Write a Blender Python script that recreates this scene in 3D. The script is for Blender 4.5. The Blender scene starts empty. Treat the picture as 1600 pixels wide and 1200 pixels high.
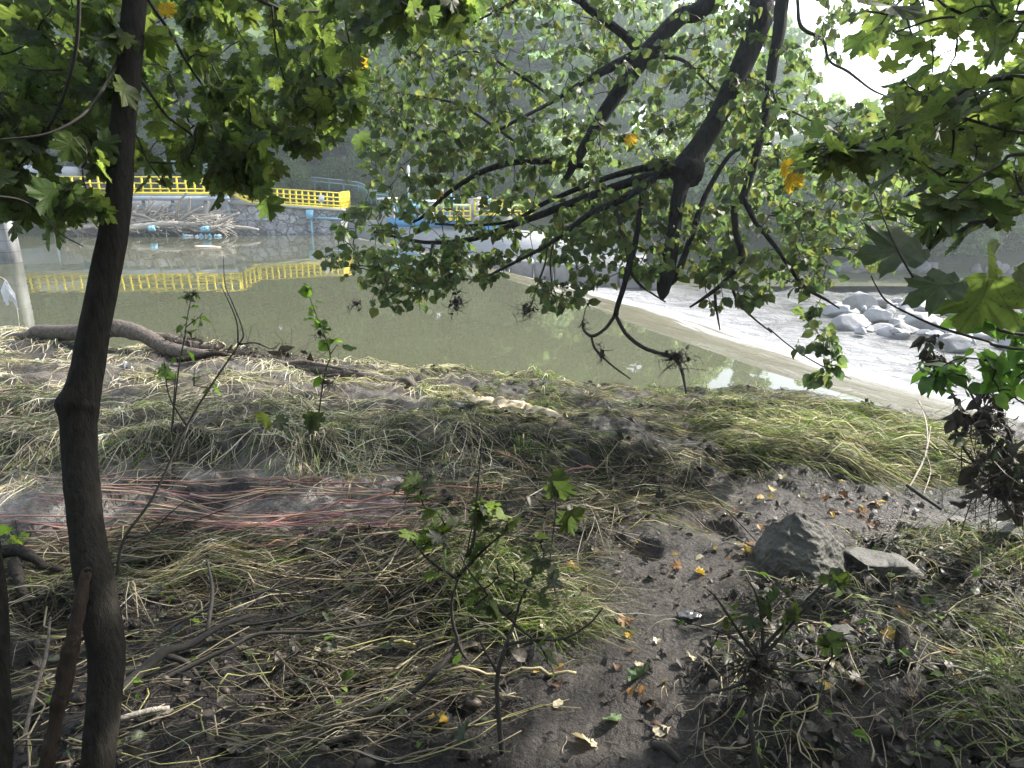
import bpy, math, random
import numpy as np
from mathutils import Vector
R = np.random.default_rng(7)
random.seed(7)
scene = bpy.context.scene
# ---------------------------------------------------------------- camera
F = 1050.0                                   # focal length in pixels of the 1600 px wide photograph
PITCH = math.atan(300.0 / F)
CT, ST = math.cos(PITCH), math.sin(PITCH)
CAM = np.array([0.0, 0.0, 2.6])
cam = bpy.data.cameras.new("camera")
cam.sensor_width = 36.0
cam.lens = 36.0 * F / 1600.0
cam.clip_start = 0.05
cam.clip_end = 3000.0
cam_o = bpy.data.objects.new("camera", cam)
scene.collection.objects.link(cam_o)
cam_o.location = CAM
cam_o.rotation_euler = (math.pi / 2 - PITCH, 0, 0)
scene.camera = cam_o
# ---------------------------------------------------------------- sky and sun
SUN_AZ, SUN_EL = math.radians(62), math.radians(38)     # azimuth measured from +Y towards +X
world = bpy.data.worlds.new("World")
scene.world = world
world.use_nodes = True
wn, wl = world.node_tree.nodes, world.node_tree.links
wn.clear()
sky = wn.new("ShaderNodeTexSky")
sky.sky_type = 'NISHITA'
sky.sun_disc = False
sky.sun_elevation = SUN_EL
sky.sun_rotation = SUN_AZ
sky.air_density = 1.0
sky.dust_density = 2.0
sky.ozone_density = 1.0
hsv = wn.new("ShaderNodeHueSaturation")
hsv.inputs['Saturation'].default_value = 0.55
bg = wn.new("ShaderNodeBackground")
bg.inputs['Strength'].default_value = 0.15
wo = wn.new("ShaderNodeOutputWorld")
wl.new(sky.outputs[0], hsv.inputs['Color'])
wl.new(hsv.outputs[0], bg.inputs[0])
wl.new(bg.outputs[0], wo.inputs[0])
sun = bpy.data.lights.new("sun", 'SUN')
sun.energy = 3.6
sun.angle = math.radians(0.6)
sun.color = (1.0, 0.94, 0.84)
sun_o = bpy.data.objects.new("sun", sun)
scene.collection.objects.link(sun_o)
SUN_DIR = np.array([math.sin(SUN_AZ) * math.cos(SUN_EL), math.cos(SUN_AZ) * math.cos(SUN_EL), math.sin(SUN_EL)])
sun_o.rotation_euler = Vector(SUN_DIR).to_track_quat('Z', 'Y').to_euler()
sun_o.location = (20, 30, 40)
vs = scene.view_settings
scene.display_settings.display_device = 'sRGB'
vs.view_transform = 'Standard'
vs.look = 'None'
vs.gamma = 1.0
vs.exposure = 1.9
vs.use_curve_mapping = False
cy = scene.cycles
cy.max_bounces = 8
cy.diffuse_bounces = 3
cy.glossy_bounces = 3
cy.transmission_bounces = 4
cy.volume_bounces = 0
cy.caustics_reflective = False
cy.caustics_refractive = False
cy.sample_clamp_indirect = 6.0
cy.use_adaptive_sampling = True
cy.adaptive_threshold = 0.02
cy.use_denoising = True

# ---------------------------------------------------------------- helpers
def ray(px, py):
    u = (np.asarray(px, float) - 800) / F
    v = (600 - np.asarray(py, float)) / F
    return np.stack([u, CT + v * ST, -ST + v * CT], -1)
def PD(px, py, d):
    """point at depth d along the view axis, seen at photo pixel (px, py)"""
    return CAM + ray(px, py) * np.asarray(d, float)[..., None]
def PY(px, py, y):
    r = ray(px, py)
    return CAM + r * (np.asarray(y, float) / r[..., 1])[..., None]
def PZ(px, py, z):
    r = ray(px, py)
    return CAM + r * ((z - CAM[2]) / r[..., 2])[..., None]
def proj(p):
    q = np.asarray(p, float) - CAM
    d = q[..., 1] * CT - q[..., 2] * ST
    v = (q[..., 1] * ST + q[..., 2] * CT) / np.maximum(d, 1e-6)
    return 800 + F * q[..., 0] / np.maximum(d, 1e-6), 600 - F * v, d
def sstep(a, b, x):
    t = np.clip((np.asarray(x, float) - a) / (b - a), 0, 1)
    return t * t * (3 - 2 * t)
def lerp(a, b, t):
    return a + (b - a) * t
def unit(v):
    v = np.asarray(v, float)
    return v / np.maximum(np.linalg.norm(v, axis=-1, keepdims=True), 1e-9)
def inpoly(px, py, poly):
    poly = np.asarray(poly, float)
    r = np.zeros(np.shape(px), bool)
    x2, y2 = poly[-1]
    for x1, y1 in poly:
        if y1 != y2:
            c = ((y1 > py) != (y2 > py)) & (px < (x2 - x1) * (py - y1) / (y2 - y1) + x1)
            r ^= c
        x2, y2 = x1, y1
    return r
def _h(ix, iy, iz, seed):
    n = (ix * 374761393 + iy * 668265263 + iz * 2147483647 + seed * 974711) & 0xffffffff
    n = ((n ^ (n >> 13)) * 1274126177) & 0xffffffff
    n = (n ^ (n >> 16)) & 0xffff
    return n / 32767.5 - 1.0
def vnoise2(x, y, seed=0):
    x = np.asarray(x, float); y = np.asarray(y, float)
    ix = np.floor(x).astype(np.int64); iy = np.floor(y).astype(np.int64)
    fx = x - ix; fy = y - iy
    fx = fx * fx * (3 - 2 * fx); fy = fy * fy * (3 - 2 * fy)
    a = _h(ix, iy, 0, seed); b = _h(ix + 1, iy, 0, seed); c = _h(ix, iy + 1, 0, seed); d = _h(ix + 1, iy + 1, 0, seed)
    return lerp(lerp(a, b, fx), lerp(c, d, fx), fy)
def fbm2(x, y, f, oc=3, seed=0, gain=.5):
    s = 0; a = 1.0
    for k in range(oc):
        s = s + a * vnoise2(x * f + 17.3 * k, y * f - 9.1 * k, seed + k)
        f *= 2.03; a *= gain
    return s
def vnoise3(p, seed=0):
    i = np.floor(p).astype(np.int64); f = p - i
    f = f * f * (3 - 2 * f)
    r = 0
    for dx in (0, 1):
        for dy in (0, 1):
            for dz in (0, 1):
                w = (f[..., 0] if dx else 1 - f[..., 0]) * (f[..., 1] if dy else 1 - f[..., 1]) * (f[..., 2] if dz else 1 - f[..., 2])
                r = r + w * _h(i[..., 0] + dx, i[..., 1] + dy, i[..., 2] + dz, seed)
    return r
COL = scene.collection
class Geo:
    """collects pieces, then links them as ONE mesh object"""
    def __init__(s):
        s.v = []; s.f = []; s.uv = []; s.c = []; s.n = 0
    def add(s, V, Fs, uv=None, col=None):
        V = np.asarray(V, float).reshape(-1, 3)
        for f in (Fs if isinstance(Fs, list) else [Fs]):
            s.f.append(np.asarray(f, np.int64) + s.n)
        s.v.append(V)
        s.uv.append(np.zeros((len(V), 2)) if uv is None else np.asarray(uv, float).reshape(-1, 2))
        if col is None: col = np.ones((len(V), 3))
        col = np.asarray(col, float)
        if col.ndim == 1: col = np.tile(col, (len(V), 1))
        s.c.append(col)
        s.n += len(V)
        return s
    def build(s, name, mat, parent=None, smooth=False, loc=None):
        V = np.concatenate(s.v)
        me = bpy.data.meshes.new(name)
        if loc is not None: V = V - np.asarray(loc, float)
        loops = np.concatenate([f.ravel() for f in s.f])
        tot = np.concatenate([np.full(len(f), f.shape[1]) for f in s.f])
        me.vertices.add(len(V)); me.vertices.foreach_set('co', V.ravel())
        me.loops.add(len(loops)); me.loops.foreach_set('vertex_index', loops.astype(np.int32))
        me.polygons.add(len(tot))
        st = np.concatenate([[0], np.cumsum(tot)[:-1]])
        me.polygons.foreach_set('loop_start', st.astype(np.int32))
        me.polygons.foreach_set('loop_total', tot.astype(np.int32))
        me.update(calc_edges=True)
        uv = np.concatenate(s.uv)
        if np.any(uv):
            l = me.uv_layers.new(name='UVMap')
            l.data.foreach_set('uv', uv[loops].ravel().astype(np.float32))
        c = np.concatenate(s.c)
        if np.any(c != 1.0):
            a = me.color_attributes.new('tint', 'FLOAT_COLOR', 'POINT')
            a.data.foreach_set('color', np.c_[c, np.ones(len(c))].ravel().astype(np.float32))
        if smooth:
            me.polygons.foreach_set('use_smooth', np.ones(len(tot), bool))
        me.materials.append(mat)
        me.validate()
        o = bpy.data.objects.new(name, me)
        COL.objects.link(o)
        if loc is not None: o.location = loc
        if parent is not None:
            o.parent = parent
            o.matrix_parent_inverse.identity()
            w_ = np.zeros(3); q_ = parent
            while q_ is not None: w_ = w_ + np.array(q_.location); q_ = q_.parent
            if loc is None: o.location = -w_
            else: o.location = np.array(loc) - np.array(parent.location)
        return o
def empty(name, loc):
    o = bpy.data.objects.new(name, None)
    o.empty_display_size = 0.2
    COL.objects.link(o); o.location = [float(a) for a in loc]
    return o
def tag(o, label=None, cat=None, group=None, kind=None):
    if label: o['label'] = label
    if cat: o['category'] = cat
    if group: o['group'] = group
    if kind: o['kind'] = kind
    return o
def copy_tree(o, parent=None):
    c = o.copy(); COL.objects.link(c)
    if parent is not None: c.parent = parent
    for ch in list(o.children): copy_tree(ch, c)
    return c
def smooth_path(P, n):
    P = np.asarray(P, float); m = len(P)
    if m == 2: return P[0] + (P[1] - P[0]) * np.linspace(0, 1, n)[:, None]
    Q = np.concatenate([[2 * P[0] - P[1]], P, [2 * P[-1] - P[-2]]])
    t = np.linspace(0, m - 1 - 1e-9, n); k = t.astype(int); f = (t - k)[:, None]
    a, b, c, d = Q[k], Q[k + 1], Q[k + 2], Q[k + 3]
    return .5 * (2 * b + (c - a) * f + (2 * a - 5 * b + 4 * c - d) * f ** 2 + (3 * b - a - 3 * c + d) * f ** 3)
def tubes(P, Rr, ns=4, cap=True):
    """many tubes with the same number of points: P (M,K,3), Rr (M,K)"""
    P = np.asarray(P, float); Rr = np.asarray(Rr, float)
    M, K, _ = P.shape
    T = np.gradient(P, axis=1); T = unit(T)
    ref = np.where(np.abs(T[:, :1, 2:3]) > .9, np.array([1., 0, 0]), np.array([0., 0, 1.]))
    ref = np.broadcast_to(ref, T.shape)
    A = unit(np.cross(T, ref)); B = np.cross(T, A)
    an = np.linspace(0, 2 * np.pi, ns, endpoint=False)
    V = P[:, :, None] + Rr[:, :, None, None] * (np.cos(an)[:, None] * A[:, :, None] + np.sin(an)[:, None] * B[:, :, None])
    k = np.arange(K - 1)[:, None]; j = np.arange(ns)[None]
    q = np.stack([k * ns + j, k * ns + (j + 1) % ns, (k + 1) * ns + (j + 1) % ns, (k + 1) * ns + j], -1).reshape(-1, 4)
    Q = (q[None] + (np.arange(M) * K * ns)[:, None, None]).reshape(-1, 4)
    out = [Q]
    if cap:
        e = np.stack([np.arange(ns)[::-1], (K - 1) * ns + np.arange(ns)])
        out.append((e[None] + (np.arange(M) * K * ns)[:, None, None]).reshape(-1, ns))
    cum = np.concatenate([np.zeros((M, 1)), np.cumsum(np.linalg.norm(np.diff(P, axis=1), axis=2), 1)], 1)
    uv = np.stack(np.broadcast_arrays(an[None, None] / 6.283, cum[:, :, None]), -1)
    return V.reshape(-1, 3), out, uv.reshape(-1, 2)
def tube(P, r, n=None, ns=8, wob=0.0, seed=0):
    """one tapered smooth tube through P with radii r (one per point)"""
    P = np.asarray(P, float); r = np.broadcast_to(np.asarray(r, float), (len(P),))
    n = n or (len(P) - 1) * 6 + 1
    Q = smooth_path(P, n)
    rr = np.interp(np.linspace(0, 1, n), np.linspace(0, 1, len(P)), r)
    V, Fs, uv = tubes(Q[None], rr[None], ns)
    if wob:
        c = np.repeat(Q, ns, 0); d = V - c
        k = 1 + wob * vnoise3(V / (np.mean(r) * 2.2), seed) + wob * .6 * vnoise3(V / (np.mean(r) * .8), seed + 5)
        V = c + d * k[:, None]
    return V, Fs, uv
def box(c, s, rz=0.0, tilt=None):
    c = np.asarray(c, float); s = np.asarray(s, float) / 2
    V = np.array([[x, y, z] for z in (-1, 1) for y in (-1, 1) for x in (-1, 1)], float) * s
    if tilt: V = V @ np.array([[math.cos(tilt), 0, -math.sin(tilt)], [0, 1, 0], [math.sin(tilt), 0, math.cos(tilt)]]).T
    if rz:
        V = V @ np.array([[math.cos(rz), -math.sin(rz), 0], [math.sin(rz), math.cos(rz), 0], [0, 0, 1]]).T
    return V + c, np.array([[0, 2, 3, 1], [4, 5, 7, 6], [0, 1, 5, 4], [1, 3, 7, 5], [3, 2, 6, 7], [2, 0, 4, 6]])
def bar(a, b, w, h=None):
    """square bar between two points"""
    a = np.asarray(a, float); b = np.asarray(b, float); h = h or w
    t = unit(b - a); up = np.array([0, 0, 1.]) if abs(t[2]) < .9 else np.array([0, 1., 0])
    s = unit(np.cross(t, up)); u = np.cross(s, t)
    V = [p + s * i * w / 2 + u * j * h / 2 for p in (a, b) for i, j in ((-1, -1), (1, -1), (1, 1), (-1, 1))]
    return np.array(V), np.array([[3, 2, 1, 0], [4, 5, 6, 7], [0, 1, 5, 4], [1, 2, 6, 5], [2, 3, 7, 6], [3, 0, 4, 7]])
def ico(sub=2):
    import bmesh
    bm = bmesh.new(); bmesh.ops.create_icosphere(bm, subdivisions=sub, radius=1.0)
    V = np.array([v.co[:] for v in bm.verts]); Fq = np.array([[v.index for v in f.verts] for f in bm.faces]); bm.free()
    return V, Fq
def rock(center, size, seed, sub=3, cuts=9, rz=0., rough=.05):
    cuts = int(cuts * 1.5)
    """angular stone: a sphere cut by random planes, then roughened"""
    V, Fq = ico(sub)
    r = np.random.default_rng(seed)
    N = unit(r.normal(size=(cuts, 3))); D = r.uniform(.48, .82, cuts)
    for n, d in zip(N, D):
        k = V @ n - d
        V = np.where((k > 0)[:, None], V - k[:, None] * n, V)
    V = V * (1 + rough * vnoise3(V * 2.5, seed)[:, None] + rough * .6 * vnoise3(V * 7., seed + 3)[:, None] + rough * .35 * vnoise3(V * 17., seed + 4)[:, None])
    V = V * np.asarray(size, float)
    c, s = math.cos(rz), math.sin(rz)
    V = V @ np.array([[c, -s, 0], [s, c, 0], [0, 0, 1]]).T
    return V + np.asarray(center, float), Fq
# leaf outlines: (side, along), base at the origin, tip at (0,1)
def _leaf(right, centre):
    right = np.array(right, float)
    left = right[1:][::-1] * [-1, 1]
    out = np.concatenate([right, [[0, .03]], left])
    V = np.concatenate([[centre], out])
    n = len(out)
    return V, np.array([[0, 1 + i, 1 + (i + 1) % n] for i in range(n)])[:, ::-1]
MAPLE = _leaf([(0, 1), (.06, .90), (.13, .86), (.15, .80), (.20, .78), (.15, .62), (.27, .68), (.38, .74), (.41, .70), (.52, .74), (.50, .63), (.57, .55), (.46, .46), (.37, .39),
               (.50, .36), (.56, .27), (.62, .20), (.47, .13), (.38, .05), (.28, -.03), (.12, -.05)], (0, .30))
LIME = _leaf([(0, 1), (.07, .87), (.17, .80), (.26, .68), (.36, .60), (.41, .45), (.42, .30), (.36, .14), (.25, .02), (.12, -.04)], (0, .35))
OVATE = _leaf([(0, 1), (.10, .84), (.20, .70), (.26, .52), (.27, .36), (.22, .18), (.10, .05)], (0, .4))
def leaves(shape, pos, along, nrm, size, col, fold=.25, droop=.35, seed=1):
    """N leaves in one go -> V, F, uv, col"""
    S, Fq = shape
    pos = np.asarray(pos, float); N = len(pos)
    r = np.random.default_rng(seed)
    A = unit(along); n = np.asarray(nrm, float); n = unit(n - (n * A).sum(-1, keepdims=True) * A); B = np.cross(A, n)
    size = np.broadcast_to(np.asarray(size, float), (N,))
    fo = fold * r.uniform(.1, 1.6, N); dr = droop * r.uniform(-.2, 1.6, N); tw = r.normal(0, .25, N)
    wd = r.uniform(.8, 1.12, N)
    x = S[None, :, 0] * wd[:, None]; y = np.broadcast_to(S[None, :, 1], x.shape)
    z = fo[:, None] * np.abs(x) * 1.1 - dr[:, None] * (y * y * .5) + tw[:, None] * x * y - .25 * fo[:, None] * np.abs(x) * y + .05 * np.sin(x * 17 + y * 11 + fo[:, None] * 40)
    V = pos[:, None] + size[:, None, None] * (x[..., None] * B[:, None] + y[..., None] * A[:, None] + z[..., None] * n[:, None])
    k = len(S)
    Fa = (Fq[None] + (np.arange(N) * k)[:, None, None]).reshape(-1, 3)
    uv = np.broadcast_to(S[None], (N, k, 2)).reshape(-1, 2) + [3, 3]
    return V.reshape(-1, 3), Fa, uv, np.repeat(np.asarray(col, float), k, 0)

# ---------------------------------------------------------------- materials
def nodes(name):
    m = bpy.data.materials.new(name); m.use_nodes = True
    nt = m.node_tree; nt.nodes.clear()
    return m, nt
class NT:
    def __init__(s, name):
        s.m, s.t = nodes(name)
    def n(s, typ, ins=None, **kw):
        x = s.t.nodes.new(typ)
        for k, v in kw.items(): setattr(x, k, v)
        for k, v in (ins or {}).items():
            if hasattr(v, 'is_output'): s.t.links.new(v, x.inputs[k])
            else: x.inputs[k].default_value = v
        return x
    def math(s, op, a, b=0.0, c=0.0):
        return s.n('ShaderNodeMath', {0: a, 1: b, 2: c}, operation=op).outputs[0]
    def mix(s, f, a, b, mode='MIX'):
        x = s.n('ShaderNodeMix', data_type='RGBA', blend_type=mode)
        for i, v in ((0, f), (6, a), (7, b)):
            if hasattr(v, 'is_output'): s.t.links.new(v, x.inputs[i])
            else: x.inputs[i].default_value = v if i == 0 else (*v, 1) if len(v) == 3 else v
        return x.outputs[2]
    def ramp(s, f, stops):
        x = s.n('ShaderNodeValToRGB', {0: f})
        e = x.color_ramp.elements
        while len(e) < len(stops): e.new(.5)
        for k, (p, c) in enumerate(stops):
            e[k].position = p; e[k].color = (*c, 1) if len(c) == 3 else c
        return x.outputs[0]
    def noise(s, scale, detail=4, rough=.55, vec=None, dist=0.0):
        ins = {'Scale': scale, 'Detail': detail, 'Roughness': rough, 'Distortion': dist}
        if vec is not None: ins['Vector'] = vec
        return s.n('ShaderNodeTexNoise', ins).outputs[0]
    def obj(s): return s.n('ShaderNodeTexCoord').outputs['Object']
    def mapped(s, scale, vec=None):
        return s.n('ShaderNodeMapping', {'Vector': vec or s.obj(), 'Scale': scale}).outputs[0]
    def tint(s): return s.n('ShaderNodeAttribute', attribute_name='tint').outputs['Color']
    def bump(s, h, strength=.5, dist=.01):
        return s.n('ShaderNodeBump', {'Height': h, 'Strength': strength, 'Distance': dist}).outputs[0]
    def pbr(s, col, rough=.7, normal=None, spec=.5, metal=0.0, **extra):
        ins = {'Roughness': rough, 'Specular IOR Level': spec, 'Metallic': metal}
        if hasattr(col, 'is_output'): ins['Base Color'] = col
        else: ins['Base Color'] = (*col, 1)
        if normal is not None: ins['Normal'] = normal
        ins.update(extra)
        return s.n('ShaderNodeBsdfPrincipled', ins).outputs[0]
    def out(s, sh, vol=None):
        o = s.n('ShaderNodeOutputMaterial')
        if sh is not None: s.t.links.new(sh, o.inputs['Surface'])
        if vol is not None: s.t.links.new(vol, o.inputs['Volume'])
        return s.m
def leaf_mat(name, veins=True, trans=.5, tmul=(2.3, 2.6, 1.6), rough=.5, spots=False):
    k = NT(name)
    c = k.tint()
    if veins:
        uv = k.n('ShaderNodeUVMap', uv_map='UVMap').outputs[0]
        uv = k.n('ShaderNodeVectorMath', {0: uv, 1: (3, 3, 0)}, operation='SUBTRACT').outputs[0]
        sp = k.n('ShaderNodeSeparateXYZ', {0: uv})
        an = k.math('ARCTAN2', sp.outputs[0], sp.outputs[1])
        r = k.n('ShaderNodeVectorMath', {0: uv}, operation='LENGTH').outputs['Value']
        an = k.math('PINGPONG', an, math.radians(20))
        d = k.math('MULTIPLY', r, k.math('SINE', an))
        # side veins
        w = k.math('FRACT', k.math('ADD', k.math('MULTIPLY', r, 9.0), k.math('MULTIPLY', an, -9.0)))
        side = k.math('LESS_THAN', w, .16)
        v = k.math('MAXIMUM', k.math('LESS_THAN', d, .014), k.math('MULTIPLY', side, .35))
        c = k.mix(k.math('MULTIPLY', v, .5), c, (.025, .035, .012))
    n = k.noise(34.0, 2, vec=k.obj())
    c = k.mix(.5, c, k.ramp(n, [(.3, (.55, .55, .55)), (.7, (1.25, 1.25, 1.25))]), 'MULTIPLY')
    if spots:
        sp2 = k.noise(150.0, 1, vec=k.obj())
        c = k.mix(k.ramp(sp2, [(.66, (0, 0, 0)), (.72, (.85, .85, .85))]), c, (.02, .017, .01))
    t = k.mix(1.0, c, tmul, 'MULTIPLY')
    b = k.pbr(c, rough, spec=.4)
    tr = k.n('ShaderNodeBsdfTranslucent', {'Color': t}).outputs[0]
    return k.out(k.n('ShaderNodeMixShader', {0: trans, 1: b, 2: tr}).outputs[0])
def bark_mat(name, dark, light, scale=30, zs=.25, bump=.6, rough=.85):
    k = NT(name)
    v = k.mapped((1, 1, zs))
    a = k.noise(scale, 6, .65, v); b = k.noise(scale * .22, 3, .5)
    c = k.mix(k.ramp(b, [(.35, (0, 0, 0)), (.7, (1, 1, 1))]), k.ramp(a, [(.3, dark), (.75, light)]), k.ramp(a, [(.3, [x * .75 for x in dark]), (.8, [x * 1.15 for x in light])]))
    return k.out(k.pbr(c, rough, k.bump(a, bump, .03), spec=.12))
def plain_mat(name, col, rough=.6, var=.15, scale=8, metal=0., bump=0.0, spec=.4):
    k = NT(name)
    n = k.noise(scale, 5, .6, k.obj())
    c = k.mix(1.0, col, k.ramp(n, [(.25, (1 - var,) * 3), (.75, (1 + var,) * 3)]), 'MULTIPLY')
    return k.out(k.pbr(c, rough, k.bump(n, bump, .01) if bump else None, spec, metal))
def tint_mat(name, rough=.7, spec=.35, trans=0.0, tmul=(1.5, 1.5, 1.2), nscale=0.0):
    k = NT(name)
    c = k.tint()
    if nscale:
        n = k.noise(nscale, 4, .6, k.obj())
        c = k.mix(1.0, c, k.ramp(n, [(.3, (.6,) * 3), (.7, (1.35,) * 3)]), 'MULTIPLY')
    b = k.pbr(c, rough, spec=spec)
    if trans:
        t = k.n('ShaderNodeBsdfTranslucent', {'Color': k.mix(1.0, c, tmul, 'MULTIPLY')}).outputs[0]
        b = k.n('ShaderNodeMixShader', {0: trans, 1: b, 2: t}).outputs[0]
    return k.out(b)
M = {}
M['maple_leaf'] = leaf_mat('maple_leaf', spots=True, trans=.60, tmul=(3.2, 3.3, 2.3))
M['lime_leaf'] = leaf_mat('lime_leaf', veins=False, trans=.54, tmul=(2.6, 2.75, 2.3))
M['far_leaf'] = tint_mat('far_leaf', .6, .3, .55, (3.0, 3.2, 2.3))
M['fallen'] = tint_mat('fallen_leaf', .55, .4, .2, nscale=60)
M['grass'] = tint_mat('grass_blade', .55, .25, .35, (1.4, 1.5, 1.0))
M['litter'] = tint_mat('litter', .5, .3, .08)
M['film'] = plain_mat('dirty_clear_film', (.07, .072, .075), .25, .4, 40)
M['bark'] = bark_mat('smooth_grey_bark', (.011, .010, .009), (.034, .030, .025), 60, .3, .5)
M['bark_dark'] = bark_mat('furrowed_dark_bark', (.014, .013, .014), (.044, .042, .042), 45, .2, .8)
M['twig'] = plain_mat('twig_bark', (.030, .026, .022), .8, .3, 60)
M['driftwood'] = bark_mat('wet_driftwood', (.05, .04, .034), (.20, .17, .145), 40, .5, .8, .6)
M['stick'] = bark_mat('brown_stick', (.014, .010, .008), (.042, .029, .021), 40, .4, .5, .6)
M['dry_wood'] = bark_mat('grey_dry_wood', (.20, .175, .15), (.52, .475, .42), 40, .5, .5, .8)
M['far_trunk'] = plain_mat('far_trunk', (.06, .05, .045), .9, .3, 4)
M['yellow'] = plain_mat('yellow_paint', (.86, .68, .025), .45, .12, 3)
M['steel'] = plain_mat('grey_blue_steel', (.33, .37, .43), .45, .15, 3, .1)
M['blue'] = plain_mat('blue_paint', (.05, .26, .52), .45, .15, 4)
M['pale_blue'] = plain_mat('pale_blue_paint', (.22, .48, .66), .5, .15, 3)
M['white_paint'] = plain_mat('white_paint', (.72, .73, .74), .5, .08, 3)
M['concrete'] = plain_mat('pale_concrete', (.27, .275, .28), .85, .22, 1.5, bump=.2)
M['galv'] = plain_mat('galvanised_wire', (.42, .47, .49), .5, .1, 5, .3)
M['fence_green'] = plain_mat('green_fence', (.10, .24, .23), .6, .12, 5)
M['plastic_white'] = plain_mat('white_plastic', (.75, .76, .80), .35, .1, 20)
M['foam_tan'] = plain_mat('tan_torn_sheet', (.60, .49, .34), .75, .25, 14, bump=.3)
M['roadgrey'] = plain_mat('road_grey', (.34, .36, .38), .85, .1, .6)
k = NT('boulder_stone')
v = k.mapped((1, 1, 3.0)); a = k.noise(5.0, 8, .68, v); b = k.noise(1.3, 3, .5, k.obj())
c = k.mix(b, k.ramp(a, [(.28, (.035, .034, .031)), (.55, (.085, .083, .076)), (.8, (.16, .155, .142))]), k.ramp(a, [(.3, (.04, .04, .034)), (.75, (.11, .105, .09))]))
M['boulder'] = k.out(k.pbr(c, .7, k.bump(a, .9, .03), .4))
k = NT('riprap_stone')
a = k.noise(3.2, 8, .66, k.obj()); b = k.noise(.5, 2, .5)
c = k.mix(.55, k.tint(), k.ramp(a, [(.25, (.035, .035, .037)), (.72, (.21, .208, .21))]))
M['riprap'] = k.out(k.pbr(c, .62, k.bump(a, .8, .05), .4))
k = NT('pale_ashlar')
br = k.n('ShaderNodeTexBrick', {'Vector': k.n('ShaderNodeMapping', {'Vector': k.obj(), 'Rotation': (math.pi / 2, 0, 0)}).outputs[0], 'Scale': 1.0, 'Brick Width': 1.1, 'Row Height': .42, 'Mortar Size': .012, 'Color1': (.25, .25, .255, 1), 'Color2': (.19, .19, .195, 1), 'Mortar': (.11, .11, .11, 1)})
n = k.noise(2.5, 6, .7, k.mapped((1, 1, .35)))
M['ashlar'] = k.out(k.pbr(k.mix(1.0, br.outputs[0], k.ramp(n, [(.3, (.55, .55, .54)), (.7, (1.25, 1.25, 1.25))]), 'MULTIPLY'), .85, k.bump(n, .5, .04), .3))
k = NT('stone_masonry')
v = k.mapped((1.5, 1.5, 2.1))
v = k.n('ShaderNodeVectorMath', {0: v, 1: k.n('ShaderNodeTexNoise', {'Vector': v, 'Scale': 1.5, 'Detail': 2}).outputs[1]}, operation='ADD').outputs[0]
e = k.n('ShaderNodeTexVoronoi', {'Vector': v, 'Scale': 1.0}, feature='DISTANCE_TO_EDGE').outputs[0]
ce = k.n('ShaderNodeTexVoronoi', {'Vector': v, 'Scale': 1.0}, feature='F1').outputs['Color']
n = k.noise(6.0, 6, .65, k.obj())
st = k.mix(.75, k.ramp(n, [(.3, (.20, .20, .21)), (.7, (.44, .44, .45))]), k.n('ShaderNodeHueSaturation', {'Color': ce, 'Saturation': .12, 'Value': .75}).outputs[0], 'SOFT_LIGHT')
c = k.mix(k.ramp(e, [(.02, (0, 0, 0)), (.09, (1, 1, 1))]), (.14, .14, .145), st)
M['masonry'] = k.out(k.pbr(c, .85, k.bump(k.ramp(e, [(0, (0, 0, 0)), (.14, (1, 1, 1))]), .8, .06), .3))
# ================================================================ the setting
EX = np.array([-60, -12, -6.3, -2.7, -.73, 1.43, 3.14, 4.25, 5.5, 8, 14, 60.])
EY = np.array([11, 9.0, 8.1, 7.6, 7.45, 7.25, 7.0, 6.1, 5.0, 4.0, 3.0, 1.])
EZ = np.array([1., .95, .90, .76, .62, .50, .43, .36, .33, .30, .3, .3])
HOLES = [(PZ(1115, 818, .93), .16, .10), (PZ(1000, 862, .93), .13, .10), (PZ(960, 850, .93), .10, .06), (PZ(1410, 826, .93), .16, .12), (PZ(1350, 832, .93), .10, .07),
         (PZ(660, 985, .9), .12, .07), (PZ(60, 960, .9), .25, .16), (PZ(1075, 640, .6), .14, .08), (PZ(480, 745, 1.0), .15, .06), (PZ(320, 690, 1.05), .14, .06)]
def mud_mask(px, py):
    """1 on the bare trodden mud, 0 under grass and litter"""
    a = inpoly(px, py, [(800, 1260), (840, 1100), (900, 1000), (890, 900), (920, 840), (1050, 790), (1140, 765), (1300, 765), (1450, 790), (1490, 825), (1330, 845), (1330, 900), (1150, 900), (1110, 960), (1085, 1060), (1100, 1260)])
    return a.astype(float)
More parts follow.
